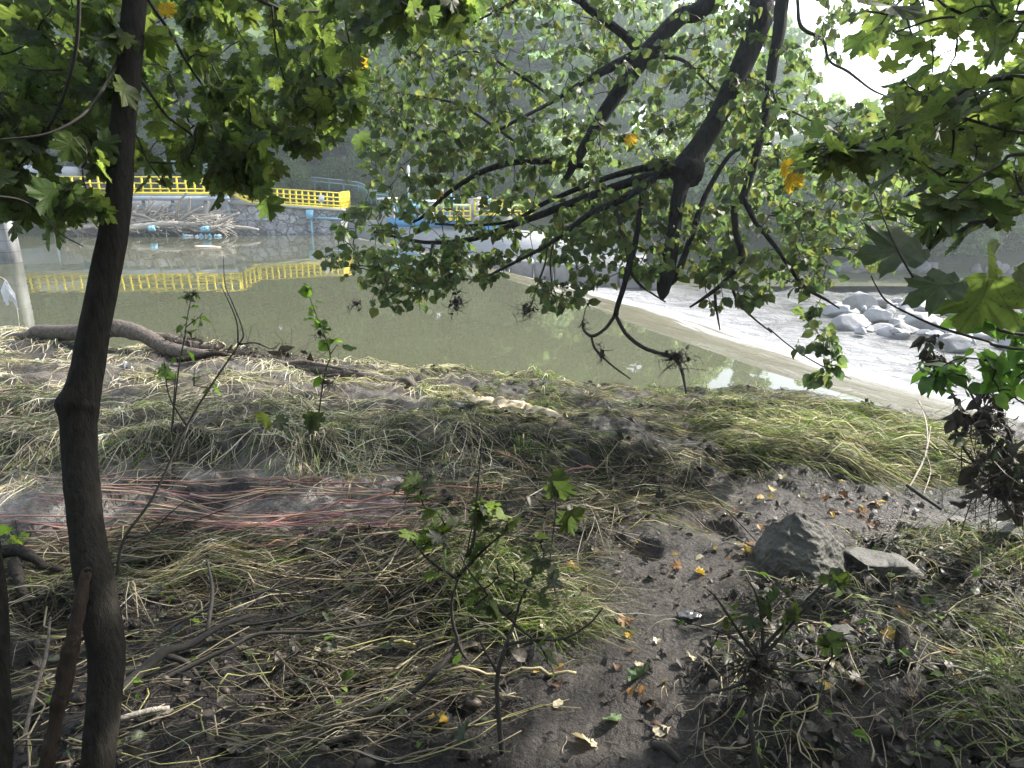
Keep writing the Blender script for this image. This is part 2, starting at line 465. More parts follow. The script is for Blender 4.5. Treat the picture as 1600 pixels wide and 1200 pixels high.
def ground_z(x, y, fine=True):
    x = np.asarray(x, float); y = np.asarray(y, float)
    wob = .25 * fbm2(x, y, .8, 2, 11)
    ye = np.interp(x, EX, EY) + .15 * vnoise2(x * 1.3, y * 0 + 3, 5)
    ze = np.interp(x, EX, EZ) + .05 * vnoise2(x * 1.9, y * 0 + 8, 6)
    flat = .93 - .07 * sstep(3.2, 1.6, y) * sstep(.4, -.6, x) + .07 * sstep(2.9, 1.6, y) * sstep(.5, 1.0, x)
    zl = lerp(1.04, .97, sstep(.7, 1.7, x))
    t = np.clip((y - 4.1) / np.maximum(ye - 4.1, .4), 0, 1)
    zt = lerp(zl, ze, t)
    b = sstep(3.78, 4.12, y + wob * .8)
    zin = lerp(flat, zt, b)
    s = ye - y
    m = sstep(3.0, 4.6, x)
    zin = lerp(zin, ze + (flat - ze) * sstep(0, 1.6, s), m)
    z = np.where(s > 0, zin, ze + (-.9 - ze) * sstep(0, 1.3, -s))
    z = z + .05 * fbm2(x, y, 1.1, 2, 31) * sstep(-.8, .3, s)
    for p, r, d in HOLES:
        e = np.hypot(x - p[0], (y - p[1]) * 1.3) * (1 + .35 * vnoise2(x * 9, y * 9, 77))
        z = z - .75 * d * sstep(r, r * .35, e)
    if fine:
        px, py, _ = proj(np.stack([x, y, z], -1))
        mk = mud_mask(px + 30 * vnoise2(x * 4, y * 4, 3), py + 14 * vnoise2(x * 4, y * 4, 9))
        near = sstep(9, 7, y)
        rough = lerp(1.15, .45, mk)
        z = z + near * rough * (.032 * fbm2(x, y, 3.6, 2, 41) + .034 * np.abs(fbm2(x, y, 8.5, 3, 47)) + .010 * fbm2(x, y, 26., 2, 51))
        z = z - near * mk * .014 * np.maximum(fbm2(x, y, 7., 2, 61), 0)
    return z
def axis(parts):
    return np.unique(np.concatenate([np.arange(a, b, s) for a, b, s in parts]))
gx = axis([(-120, -20, 10), (-20, -9, .5), (-9, -5, .06), (-5, 5, .022), (5, 9, .06), (9, 20, .5), (20, 121, 10)])
gy = axis([(-80, -10, 10), (-10, .6, .5), (.6, 5., .02), (5., 10.2, .035), (10.2, 12.6, .3)])
GX, GY = np.meshgrid(gx, gy)
GZ = ground_z(GX, GY)
px, py, dd = proj(np.stack([GX, GY, GZ], -1))
wet = mud_mask(px + 30 * vnoise2(GX * 4, GY * 4, 3), py + 14 * vnoise2(GX * 4, GY * 4, 9))
n1 = fbm2(GX, GY, 2.3, 3, 71); n2 = fbm2(GX, GY, 11., 3, 73)
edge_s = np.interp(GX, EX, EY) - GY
silt = (sstep(.1, .5, n1 + .4 * n2) * (GY > 3.5) * sstep(.5, 1.1, edge_s))[..., None]
berm = sstep(3.7, 4.3, GY)[..., None]
soil = np.array([.016, .0135, .0115]) * (1 + .3 * n2[..., None])
thatch = np.array([.046, .038, .027]) * (1 + .35 * n2[..., None])
pale = np.array([.20, .185, .17])
mud = np.array([.060, .052, .047]) * (1 + .22 * n2[..., None])
lefty = sstep(1.0, -1.0, GX)[..., None]
gc = lerp(lerp(soil, thatch, berm * (.55 + .45 * lefty)), pale * np.ones_like(thatch), silt * (.06 + .30 * lefty) * berm)
# pale silt under the pink stems
zone = sstep(3.02, 3.2, GY) * sstep(3.95, 3.75, GY) * sstep(.3, -.8, GX)
gc = lerp(gc, pale * np.ones_like(gc) * (1 + .25 * n2[..., None]), (zone * sstep(-1.0, -.2, n1))[..., None])
gc = lerp(gc, mud, wet[..., None])
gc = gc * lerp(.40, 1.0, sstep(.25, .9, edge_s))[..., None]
gc = np.clip(gc, .008, .5)
g = Geo()
nx, ny = len(gx), len(gy)
ii = (np.arange(ny - 1)[:, None] * nx + np.arange(nx - 1)[None]).ravel()
Q = np.stack([ii, ii + 1, ii + nx + 1, ii + nx], 1)
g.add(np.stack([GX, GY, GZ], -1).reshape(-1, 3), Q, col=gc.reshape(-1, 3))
k = NT('muddy_ground')
a = k.noise(22.0, 7, .68, k.obj()); b = k.noise(70.0, 4, .6, k.obj()); c3 = k.noise(5.0, 3, .5, k.obj())
c = k.mix(1.0, k.tint(), k.ramp(a, [(.3, (.5, .48, .46)), (.7, (1.35, 1.35, 1.35))]), 'MULTIPLY')
h = k.math('ADD', a, k.math('MULTIPLY', b, .45))
M['ground'] = k.out(k.pbr(c, k.math('MULTIPLY_ADD', c3, .35, .25), k.bump(h, 1.0, .03), .28))
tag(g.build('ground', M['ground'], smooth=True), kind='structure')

# ---------------------------------------------------------------- water: still pool, sheet over the weir, rapids
CREST = smooth_path(np.array([(12, -1.), (8.2, 3.6), (6.0, 6.2), (4.94, 7.69), (4.36, 8.78), (3.86, 9.8), (3.31, 11.3), (2.57, 13.3), (1.59, 16.6), (-.4, 21.5), (-3.2, 28), (-7, 36), (-11, 43), (-15, 50.)]), 400)
CT2 = unit(np.gradient(CREST, axis=0)); CN = np.stack([CT2[:, 1], -CT2[:, 0]], 1)      # towards the rapids
def wgrid(off, z, name, mat, kind='structure', uvs=True, smooth=True):
    P = CREST[:, None] + CN[:, None] * off[None, :, None]
    cum = np.concatenate([[0], np.cumsum(np.linalg.norm(np.diff(CREST, axis=0), axis=1))])
    Z = z(P[..., 0], P[..., 1], np.broadcast_to(off, P.shape[:2]))
    V = np.concatenate([P, Z[..., None]], -1)
    n, m = P.shape[:2]
    i = (np.arange(n - 1)[:, None] * m + np.arange(m - 1)[None]).ravel()
    uv = np.stack(np.broadcast_arrays(cum[:, None] + .01, off[None] + .01), -1)
    return tag(Geo().add(V.reshape(-1, 3), np.stack([i, i + 1, i + m + 1, i + m], 1)[:, ::-1], uv.reshape(-1, 2)).build(name, mat, smooth=smooth), kind=kind)
k = NT('pool_water')
v = k.mapped((1.0, .45, 1.0)); a = k.noise(1.1, 3, .5, v); b = k.noise(5.5, 2, .5, v)
hh = k.math('ADD', a, k.math('MULTIPLY', b, .12))
s = k.noise(.35, 4, .6, v)
c = k.mix(s, (.066, .070, .038), (.090, .092, .056))
M['pool'] = k.out(k.pbr(c, .02, k.bump(hh, .11, .05), .5, **{'IOR': 1.33}))
k = NT('weir_water')
uv = k.n('ShaderNodeUVMap', uv_map='UVMap').outputs[0]
v = k.n('ShaderNodeMapping', {'Vector': uv, 'Scale': (.55, 2.4, 1)}).outputs[0]
v2 = k.n('ShaderNodeMapping', {'Vector': uv, 'Scale': (.22, 1.1, 1), 'Rotation': (0, 0, .10)}).outputs[0]
a = k.noise(1.0, 5, .62, v, .6); b = k.noise(1.2, 5, .6, v2, .8)
sp = k.n('ShaderNodeSeparateXYZ', {0: uv})
edge = k.n('ShaderNodeMapRange', {0: sp.outputs[1], 1: 1.6, 2: 3.6}).outputs[0]
f = k.ramp(k.math('ADD', b, k.math('MULTIPLY', edge, .30)), [(.56, (0, 0, 0)), (.74, (1, 1, 1))])
c = k.mix(f, k.mix(a, (.095, .085, .050), (.15, .138, .095)), (.44, .435, .43))
M['weir'] = k.out(k.pbr(c, .20, k.bump(a, .6, .2), .3, **{'IOR': 1.33}))
k = NT('rapids_water')
v = k.mapped((.75, 1.0, 1.0)); a = k.noise(1.3, 7, .66, v, .5); b = k.noise(.28, 4, .6, v); d = k.noise(5.0, 4, .6, v)
uv = k.n('ShaderNodeUVMap', uv_map='UVMap').outputs[0]; sp = k.n('ShaderNodeSeparateXYZ', {0: uv})
nearw = k.n('ShaderNodeMapRange', {0: sp.outputs[1], 1: 9.0, 2: 4.0, 3: 0.0, 4: .34}).outputs[0]
f = k.ramp(k.math('ADD', k.math('ADD', k.math('MULTIPLY', a, .7), k.math('MULTIPLY', b, .5)), nearw), [(.50, (0, 0, 0)), (.92, (1, 1, 1))])
c = k.mix(f, (.07, .075, .066), (.30, .30, .312))
M['rapids'] = k.out(k.pbr(c, k.math('MULTIPLY_ADD', f, .35, .25), k.bump(k.math('ADD', a, k.math('MULTIPLY', d, .22)), 1.0, .55), .22, **{'IOR': 1.33}))
off_pool = -np.concatenate([np.linspace(0, 6, 25), np.linspace(7, 80, 40)])[::-1]
wgrid(off_pool, lambda x, y, o: 0 * x + .004 * vnoise2(x * .6, y * .6, 3), 'pool_water', M['pool'])
def zweir(x, y, o):
    return -.02 * o - .62 * sstep(.2, 3.6, o) + .03 * fbm2(x, y, .9, 3, 7) * sstep(0, 1, o)
wgrid(np.linspace(0, 3.7, 60), zweir, 'weir_water', M['weir'])
def zrap(x, y, o):
    w = .06 + .12 * sstep(7, 12, o)
    return -.69 - .03 * np.minimum(o, 12) + w * fbm2(x, y * 1.2, .8, 4, 17) * sstep(3.7, 4.6, o) + .04 * np.exp(-((o - 4.2) / .4) ** 2)
wgrid(np.concatenate([np.linspace(3.7, 22, 150), np.linspace(22.5, 80, 30)]), zrap, 'rapids_water', M['rapids'])

# ---------------------------------------------------------------- far bank and hillside
BX = np.array([-200, -45, -27, -18, -9, 2, 8, 14, 20, 30, 60, 200.])
BY = np.array([40, 43, 45.5, 45, 44.5, 43, 36, 31.5, 30.5, 29.5, 27, 20.])
def hill_z(x, y):
    yb = np.interp(x, BX, BY)
    s = y - yb
    L = sstep(10, -20, x)
    up = lerp(.2, .42, L)
    z = -.9 + lerp(1.5, 2.6, L) * sstep(-.8, 2.2, s) + np.maximum(s - 6, 0) * up
    top = lerp(13, 26, sstep(45, -30, x))
    z = np.where(z > 3, 3 + top * (1 - np.exp(-(np.maximum(z - 3, 0)) / top)), z)
    return z + .35 * fbm2(x, y, .16, 3, 91) * sstep(0, 4, s)
hx = axis([(-600, -80, 40), (-80, 60, 1.5), (60, 640, 40)]); hy = axis([(26, 70, 1.0), (70, 130, 5), (130, 700, 40)])
HX, HY = np.meshgrid(hx, hy); HZ = hill_z(HX, HY)
i = (np.arange(len(hy) - 1)[:, None] * len(hx) + np.arange(len(hx) - 1)[None]).ravel()
k = NT('hill_floor'); a = k.noise(.6, 6, .65, k.obj()); b = k.noise(6., 4, .6, k.obj())
M['hill'] = k.out(k.pbr(k.mix(b, k.ramp(a, [(.35, (.030, .040, .016)), (.65, (.075, .085, .035))]), (.05, .05, .03)), .9, k.bump(b, .6, .2), .2))
tag(Geo().add(np.stack([HX, HY, HZ], -1).reshape(-1, 3), np.stack([i, i + 1, i + len(hx) + 1, i + len(hx)], 1)).build('hillside', M['hill'], smooth=True), kind='structure')

# ---------------------------------------------------------------- trees of the far hillside (each one a thing: trunk and crown)
def clump_crown(n, cs, seed, shape):
    """leaf clumps as small bent quads spread in uneven lobes; shape(rng) gives lobe centres and radii"""
    r = np.random.default_rng(seed)
    C, RR = shape(r)
    w = RR ** 2; w = w / w.sum()
    j = r.choice(len(C), n, p=w)
    d = unit(r.normal(size=(n, 3))); rad = RR[j] * r.uniform(.55, 1.0, n) ** .5 * (1 + .25 * vnoise3(d * 2.2 + j[:, None] * 3.1, seed))
    P = C[j] + d * rad[:, None] * [1, 1, .8]
    nrm = unit(d + r.normal(0, .4, (n, 3)) + [0, 0, .35]); A = unit(np.cross(nrm, r.normal(size=(n, 3)))); B = np.cross(nrm, A)
    s = cs * r.uniform(.5, 1.4, n)[:, None]
    V = np.stack([P - A * s, P + B * s * .55 + nrm * s * .1, P + A * s, P - B * s * .55 - nrm * s * .15], 1)
    tone = (1 + .3 * vnoise3(P / (cs * 5), seed + 1) + r.normal(0, .2, n))[:, None]
    return V.reshape(-1, 3), np.arange(4 * n).reshape(-1, 4), np.clip(tone, .4, 1.8)
def broadleaf(name, h, seed, base, spread=.33, n=6500):
    o = empty(name, (0, 0, 0))
    r = np.random.default_rng(seed)
    def shape(q):
        m = 17
        z = q.uniform(.22, .97, m) * h
        wd = spread * h * np.sin(np.clip((z / h - .12) / .88, .05, 1) ** .75 * np.pi * .93 + .1)
        a = q.uniform(0, 6.28, m); rr = wd * q.uniform(.2, .85, m)
        return np.stack([np.cos(a) * rr, np.sin(a) * rr, z], 1), np.maximum(wd * q.uniform(.28, .5, m), .06 * h)
    V, Fq, t = clump_crown(n, (.017 * h + .06), seed, shape)
    Geo().add(V, Fq, col=np.repeat(np.array(base) * t, 4, 0)).build('crown', M['far_leaf'], o)
    g = Geo(); V, Fs, uv = tube([(0, 0, -.8), (.03 * h, 0, h * .3), (-.02 * h, .02 * h, h * .62), (0, 0, h * .9)], [h * .022, h * .018, h * .011, h * .003], 14, 7, .1, seed); g.add(V, Fs, uv)
    for q in range(7):
        a = r.uniform(0, 6.28); z = r.uniform(.25, .65) * h; l = r.uniform(.15, .3) * h
        V, Fs, uv = tube([(0, 0, z), (math.cos(a) * l * .6, math.sin(a) * l * .6, z + l * .4), (math.cos(a) * l, math.sin(a) * l, z + l * .8)], [h * .009, h * .005, h * .002], 6, 5); g.add(V, Fs, uv)
    g.build('trunk', M['far_trunk'], o)
    return o
def conifer(name, h, seed, base, n=46):
    o = empty(name, (0, 0, 0)); r = np.random.default_rng(seed)
    Vs, Cs = [], []
    for i in range(n):
        t = i / n; z = h * (.10 + .88 * t); L = h * .19 * (1 - t) ** .8 + .12
        for b in range(int(r.integers(6, 9))):
            a = r.uniform(0, 6.28); l = L * r.uniform(.65, 1.15)
            m = 7
            s = np.linspace(.12, 1, m)
            dx = np.array([math.cos(a), math.sin(a), 0]); pr = np.array([-math.sin(a), math.cos(a), 0])
            P = dx * (s * l)[:, None] + np.array([0, 0, 1]) * (z - .30 * l * s + .12 * l * s ** 2)[:, None]
            for sg in (-1, 1):
                w = l * .24 * (1.1 - s * .8) * r.uniform(.6, 1.4, m)
                tip = P + pr * (sg * w)[:, None] + dx * (w * .8)[:, None] - np.array([0, 0, 1]) * (w * r.uniform(.2, .9, m))[:, None]
                hw = l * .07
                Vs.append(np.stack([P - dx * hw, P + dx * hw, tip + dx * hw * .4, tip - dx * hw * .4], 1))
                Cs.append(r.uniform(.6, 1.35, m) * (.8 + .4 * r.random()))
    V = np.concatenate(Vs).reshape(-1, 3); C = np.repeat(np.concatenate(Cs), 4)
    Geo().add(V, np.arange(len(V)).reshape(-1, 4), col=np.array(base) * C[:, None]).build('crown', M['far_leaf'], o)
    Geo().add(*tube([(0, 0, -.8), (0, 0, h * .5), (0, 0, h * .98)], [h * .014, h * .009, h * .002], 8, 7)).build('trunk', M['far_trunk'], o)
    return o
KINDS = [
    (lambda s: broadleaf('broadleaf_tree', 13, s, (.14, .185, .085)), 'green broadleaf tree among the woods on the hazy far hillside'),
    (lambda s: conifer('spruce_tree', 17, s, (.075, .115, .075)), 'dark spruce tree among the woods on the hazy far hillside'),
    (lambda s: broadleaf('willow_tree', 9, s, (.18, .215, .14), .42, 5500), 'pale grey-green bushy willow on the far river bank'),
    (lambda s: broadleaf('bank_shrub', 3.2, s, (.075, .110, .035), .55, 2600), 'leafy green shrub on the bank behind the waterworks'),
]
GROUPS = ['broadleaf trees of the far hillside', 'spruces of the far hillside', 'willows along the far river bank', 'shrubs behind the waterworks']
CATS = ['tree', 'tree', 'tree', 'shrub']
PROTO = [[], [], [], []]
for q in range(4):
    for s in range(3):
        o = KINDS[q][0](100 + 10 * q + s)
        tag(o, KINDS[q][1], CATS[q], GROUPS[q]); PROTO[q].append([o, 0])
def plant(q, x, y, sc, sink=0.0):
    e = PROTO[q][int(R.integers(0, 3))]
    o = e[0] if e[1] == 0 else copy_tree(e[0])
    e[1] += 1
    o.location = (x, y, float(hill_z(np.array(x), np.array(y))) - sink)
    o.rotation_euler = (R.normal(0, .03), R.normal(0, .03), R.uniform(0, 6.28))
    o.scale = (sc * R.uniform(.85, 1.2),) * 2 + (sc,)
# rows up the hill: high woods at the left and middle, lower to the right
for row, (y0, step) in enumerate([(57, 4.6), (64, 5.2), (73, 6.0), (84, 7.0)]):
    x = -58 - row * 9
    while x < 16 + row * 7:
        px_ = 800 + F * x / (y0 * 1.05)
        q = 1 if R.random() < (.55 if px_ < 620 else .25) else 0
        sc = R.uniform(.85, 1.3) * np.interp(px_, [300, 900, 1100, 1300, 1500], [1.2, 1.1, .72, .5, .45])
        plant(q, x + R.uniform(-1.5, 1.5), y0 + R.uniform(-2.5, 2.5), sc)
        x += step * R.uniform(.75, 1.25)
for px_ in np.linspace(1060, 1720, 17):                 # willows and alders along the far river bank
    x, y = (px_ - 800) / F * 37.5, 0
    yb = np.interp(x, BX, BY)
    plant(2, x + R.uniform(-.6, .6), yb + R.uniform(1.6, 4.5), R.uniform(.55, .85) * np.interp(px_, [1000, 1200, 1700], [1.1, .9, .8]))
for px_ in np.linspace(1020, 1760, 26):
    x = (px_ - 800) / F * 34; plant(3, x + R.uniform(-.5, .5), np.interp(x, BX, BY) + R.uniform(.3, 1.8), R.uniform(.7, 1.1), .3)
for px_ in np.linspace(1000, 1800, 12):
    x = (px_ - 800) / F * 50; plant(0 if R.random() < .6 else 2, x, np.interp(x, BX, BY) + R.uniform(9, 22), R.uniform(.45, .7))
for px_ in list(np.linspace(240, 330, 4)) + list(np.linspace(385, 640, 13)) + list(np.linspace(700, 1000, 9)):
    y = R.uniform(49, 54); x = (px_ - 800) / F * y; plant(3, x, y, R.uniform(.7, 1.15), .2)
for px_ in np.linspace(560, 1060, 22):
    y = R.uniform(46.5, 52); x = (px_ - 800) / F * y
    if px_ < 840: y += 3.5
    plant(2 if R.random() < .5 else 3, x, y, R.uniform(.5, .9) * (1 if px_ < 900 else .8), .2)
for px_ in np.linspace(60, 1000, 20):
    y = R.uniform(54, 58); x = (px_ - 800) / F * y
    plant(2 if R.random() < .5 else 0, x, y, R.uniform(.45, .8))

for e, (x, y, sc) in enumerate([(-7, -7, .9), (-2, -8.5, 1.0), (3.5, -7.5, .95), (8.5, -5.5, .9), (-11, -3, .85), (13, -1, .9), (0, -14, 1.2), (-8, -14, 1.1), (8, -13, 1.2)]):   # unseen trees added behind the camera to block sky light
    o = copy_tree(PROTO[0][e % 3][0]); o.location = (x, y, .7); o.rotation_euler = (0, 0, e * 1.3); o.scale = (sc * 1.15, sc * 1.15, sc)
    tag(o, 'unseen broadleaf tree added behind the camera to shade the near river bank', 'tree', 'unseen trees added to shade the near bank')
# ---------------------------------------------------------------- waterworks on the far side
def railing(name, pts, n, label, loc_group=None, h=1.05, mid=2, w=.085, cat='railing'):
    pts = np.asarray(pts, float)
    o = tag(empty(name, pts[0]), label, cat)
    seg = np.linalg.norm(np.diff(pts, axis=0), axis=1); cum = np.concatenate([[0], np.cumsum(seg)])
    for t in np.linspace(0, cum[-1], n):
        p = np.array([np.interp(t, cum, pts[:, i]) for i in range(3)])
        Geo().add(*bar(p, p + [0, 0, h], w)).build('post', M['yellow'], o)
    for z in [h * (j + 1) / (mid + 1) for j in range(mid)] + [h + w * .45]:
        for a, b in zip(pts[:-1], pts[1:]):
            Geo().add(*bar(a + [0, -.045, z], b + [0, -.045, z], w * .85)).build('rail', M['yellow'], o)
    Geo().add(*bar(pts[0] + [0, -.05, .08], pts[-1] + [0, -.05, .08], .03, .14)).build('toe_board', M['yellow'], o)
    return o
X44 = lambda p: (p - 800) * .0411
Z44 = lambda p: 2.6 + (300 - p) * .0398
# footbridge deck
yd = 43.6
o = tag(empty('footbridge', (X44(40), yd, 2.2)), 'grey blue steel footbridge carrying the long yellow railing', 'footbridge')
Geo().add(*box(((X44(20) + X44(372)) / 2, yd + .7, 2.42), (X44(372) - X44(20), 1.5, .12))).build('deck', M['steel'], o)
Geo().add(*box(((X44(20) + X44(372)) / 2, yd, 2.22), (X44(372) - X44(20), .16, .28))).build('girder', M['steel'], o)
Geo().add(*box(((X44(20) + X44(372)) / 2, yd + 1.35, 2.22), (X44(372) - X44(20), .16, .28))).build('girder', M['steel'], o)
for p in (92, 127, 144, 185, 235, 280, 330, 365):
    Geo().add(*tube([(X44(p), yd + .25, -.6), (X44(p), yd + .25, 2.08)], [.10, .10], 3, 8)).build('column', M['steel'], o)
railing('yellow_railing', [(X44(30), yd - .02, 2.49), (X44(372), yd - .02, 2.44)], 27, 'long yellow railing along the edge of the steel footbridge', h=1.0)
railing('yellow_railing', [(X44(372), yd + .3, 2.40), (X44(400), yd + .3, 1.86)], 5, 'short sloping yellow stair railing between footbridge and stone wall')
# stone wall
o = tag(empty('stone_wall', (X44(440), 44.5, -.5)), 'grey quarry stone wall standing in the pool under a yellow railing', 'wall')
wx = np.linspace(X44(366), X44(536), 90); wz = np.linspace(-.8, 1, 40)
WX, WZ = np.meshgrid(wx, wz); top = np.interp(WX, [X44(366), X44(405), X44(536)], [1.9, 1.72, 1.42])
WZ = np.where(WZ > 0, WZ * top, WZ); WY = 43.85 + .10 * fbm2(WX, WZ, 1.5, 3, 3) + .05 * vnoise2(WX * 5, WZ * 5, 4)
i = (np.arange(39)[:, None] * 90 + np.arange(89)[None]).ravel()
g = Geo().add(np.stack([WX, WY, WZ], -1).reshape(-1, 3), np.stack([i, i + 1, i + 91, i + 90], 1))
V, Fq = box(((X44(366) + X44(536)) / 2, 45.1, .2), (X44(536) - X44(366) - .02, 2.1, 2.2)); g.add(V, Fq)
g.build('masonry', M['masonry'], o)
V, Fq = box((0, 0, 0), (1, 1, 1)); V = V * [X44(540) - X44(366), .95, .14] + [(X44(366) + X44(540)) / 2, 44.15, 0]; V[:, 2] += np.interp(V[:, 0], [X44(366), X44(405), X44(536)], [1.9, 1.74, 1.44]) + .06
Geo().add(V, Fq).build('coping', M['concrete'], o)
railing('yellow_railing', [(X44(402), 44.0, 1.88), (X44(535), 44.0, 1.52)], 15, 'yellow railing on top of the grey quarry stone wall', h=.98, mid=3)
railing('yellow_railing', [(X44(536), 44.05, 1.52), (X44(536), 46.5, 1.6)], 7, 'yellow end railing returning behind the quarry stone wall', h=1.0, mid=3)
tag(Geo().add(*box((X44(508), 43.93, 2.2), (.34, .03, .42))).build('notice_sign', M['white_paint']), 'small blank white notice on the yellow railing above the wall', 'sign')
o = tag(empty('level_gauge', (X44(491), 43.5, 1.2)), 'blue water level gauge box fixed to the stone wall', 'gauge')
Geo().add(*box((X44(491), 43.55, 1.25), (.40, .35, .55))).build('box', M['pale_blue'], o)
Geo().add(*bar((X44(492), 43.6, -.5), (X44(492), 43.6, 1.0), .09)).build('scale_post', M['pale_blue'], o)
Geo().add(*bar((X44(497), 43.62, 1.05), (X44(545), 43.75, .95), .10)).build('arm', M['pale_blue'], o)
# retaining wall and dark recess under the footbridge
tag(Geo().add(*box(((X44(-10) + X44(366)) / 2, 46.2, .9), (X44(366) - X44(-10), .5, 2.6))).build('retaining_wall', M['concrete']), 'low grey concrete retaining wall behind the footbridge columns', 'wall')
tag(Geo().add(*box((X44(137), 44.1, 1.55), (.55, .5, .95))).build('control_box', M['blue']), 'blue steel cabinet standing under the footbridge', 'cabinet')
# near abutment at the left
o = tag(empty('stone_abutment', PY(20, 412, 25.6)), 'tall pale stone abutment rising from the pool at the far left', 'abutment')
ax0, ax1 = PY(-60, 400, 25.6)[0], PY(16, 400, 25.6)[0]
V, Fq = [], []
wx = np.linspace(ax0, ax1, 40); wz = np.linspace(-.8, 2.66, 50); WX, WZ = np.meshgrid(wx, wz)
i = (np.arange(49)[:, None] * 40 + np.arange(39)[None]).ravel()
g = Geo().add(np.stack([WX, 25.6 + .04 * fbm2(WX, WZ, 2, 3, 5), WZ], -1).reshape(-1, 3), np.stack([i, i + 1, i + 41, i + 40], 1))
g.add(*box(((ax0 + ax1) / 2, 25.95, .93), (ax1 - ax0 - .01, .5, 3.4)))
g.build('masonry', M['ashlar'], o)
Geo().add(*box(((ax0 + ax1) / 2, 25.9, 2.72), (ax1 - ax0 + .12, .8, .14))).build('coping', M['concrete'], o)
railing('yellow_railing', [(ax0, 25.75, 2.8), (ax1 - .5, 25.75, 2.8)], 12, 'close set yellow railing on top of the tall stone abutment', h=1.0, mid=3)
railing('yellow_railing', [(ax1 - .1, 26.0, 2.8), (X44(30), 43.4, 2.5)], 24, 'yellow railing running back from the abutment to the footbridge', h=1.0, mid=2)
o = tag(empty('yellow_gate', (ax1 - .5, 25.7, 2.8)), 'solid looking yellow barred gate at the corner of the abutment', 'gate')
for t in np.linspace(ax1 - .48, ax1 - .02, 8): Geo().add(*bar((t, 25.72, 2.82), (t, 25.72, 3.86), .035)).build('bar', M['yellow'], o)
Geo().add(*box((ax1 - .25, 25.76, 3.88), (.56, .05, .06))).add(*box((ax1 - .25, 25.76, 2.86), (.56, .05, .06))).add(*box((ax1 - .25, 25.78, 3.36), (.5, .012, .9))).build('frame', M['yellow'], o)
# grey road and the green mesh fence on the slope
pr = PY(np.array([20, 130, 300, 560, 760]), np.array([272, 276, 292, 303, 308]), np.array([57, 56.5, 55.5, 54, 52.]))
pr[:, 2] = hill_z(pr[:, 0], pr[:, 1])
g = Geo(); q = smooth_path(pr, 60); q[:, 2] = hill_z(q[:, 0], q[:, 1]) + .35
V = np.stack([q + [0, -1.6, 0], q + [0, 1.6, .1]], 1).reshape(-1, 3); i = np.arange(59) * 2
g.add(V, np.stack([i, i + 2, i + 3, i + 1], 1)); tag(g.build('road', M['roadgrey']), kind='structure')
tag(Geo().add(*tube(PY(np.array([28, 75, 120]), np.array([268, 269, 271]), np.array([50., 50, 50])), [.45, .45, .45], 8, 12)).build('pipeline', M['roadgrey'], smooth=True), 'thick pale grey pipe lying behind the footbridge railing', 'pipe')
fp = PY(np.array([250, 330, 400, 480, 560, 575, 606]), np.array([268, 277, 285, 291, 302, 311, 315]), np.array([52, 52, 51.5, 51, 50, 49.5, 49.]))
ft = PY(np.array([250, 330, 400, 480, 560, 575, 606]), np.array([250, 257, 266, 276, 285, 296, 299]), np.array([52, 52, 51.5, 51, 50, 49.5, 49.]))
o = tag(empty('mesh_fence', fp[0]), 'green wire mesh fence with a pale double top rail on the slope', 'fence')
for t in np.linspace(0, 6, 22):
    a = np.array([np.interp(t, range(7), fp[:, i]) for i in range(3)]); b = np.array([np.interp(t, range(7), ft[:, i]) for i in range(3)])
    Geo().add(*bar(a - [0, 0, .6], b, .07)).build('post', M['fence_green'], o)
Geo().add(*tube(ft, [.035] * 7, 40, 5)).build('rail', M['galv'], o)
Geo().add(*tube(ft - [0, 0, .26], [.03] * 7, 40, 5)).build('rail', M['galv'], o)
g = Geo(); A = smooth_path(fp, 220); B = smooth_path(ft, 220)
P1 = np.stack([A[:-4], B[4:]], 1); P2 = np.stack([A[4:], B[:-4]], 1)
g.add(*tubes(np.concatenate([P1, P2]), np.full((len(P1) * 2, 2), .008), 3)).build('wire_mesh', M['fence_green'], o)
# gate house of the weir: blue frames on pale piers
o = tag(empty('sluice_gate', PY(700, 352, 42)), 'sky blue steel sluice gate frame between pale concrete piers', 'sluice gate')
W = lambda p, q_, y=42.0: PY(p, q_, y)
for p, a, b, w in ((606, 312, 372, 22), (664, 316, 376, 26), (735, 311, 384, 26), (790, 330, 384, 20)):
    x = W(p, 340)[0]; zt = W(p, a)[2]; ww = w * .0395
    pi_ = Geo().add(*box((x, 42.4, (zt - .9) / 2), (ww, 1.6, zt + .9))).build('pier', M['concrete'], o)
    Geo().add(*box((x, 42.4, zt + .06), (ww + .16, 1.76, .12))).build('pier_cap', M['white_paint'], pi_)
for a, b, y in ((606, 664, 322), (668, 735, 322), (739, 790, 333)):
    Geo().add(*bar(W(a, y, 41.5), W(b, y, 41.5), .22, .26)).build('beam', M['pale_blue'], o)
    Geo().add(*bar(W(a, y + 26, 41.55), W(b, y + 26, 41.55), .16, .5)).build('beam', M['blue'], o)
    c = [(W(t, y + 14, 41.7)) for t in (a, b)]
    Geo().add(*box(((c[0][0] + c[1][0]) / 2, 42.6, 1.0), (c[1][0] - c[0][0] - .5, .14, 1.1))).build('gate_leaf', M['blue'], o)
for p in (620, 648, 682, 700, 718):
    Geo().add(*bar(W(p, 350, 41.6), W(p, 318, 41.6), .11)).build('upright', M['pale_blue'], o)
for p in (640, 705, 762):
    a = W(p, 322, 41.7); Geo().add(*box(a + [0, 0, .28], (.42, .36, .34))).add(*tube([a + [0, 0, .3], a + [0, 0, .75]], [.05, .05], 3, 6)).build('winch', M['pale_blue'], o)
for (a, b, ya, yb) in ((672, 735, 345, 345), (742, 828, 337, 337)):
    p1, p2 = W(a, ya, 41.2), W(b, yb, 41.2)
    railing('yellow_railing', [p1, p2], 7, 'yellow railing of the sluice gate ' + ('between the two tall piers' if a == 672 else 'east of the last tall pier'), h=.85, mid=2)
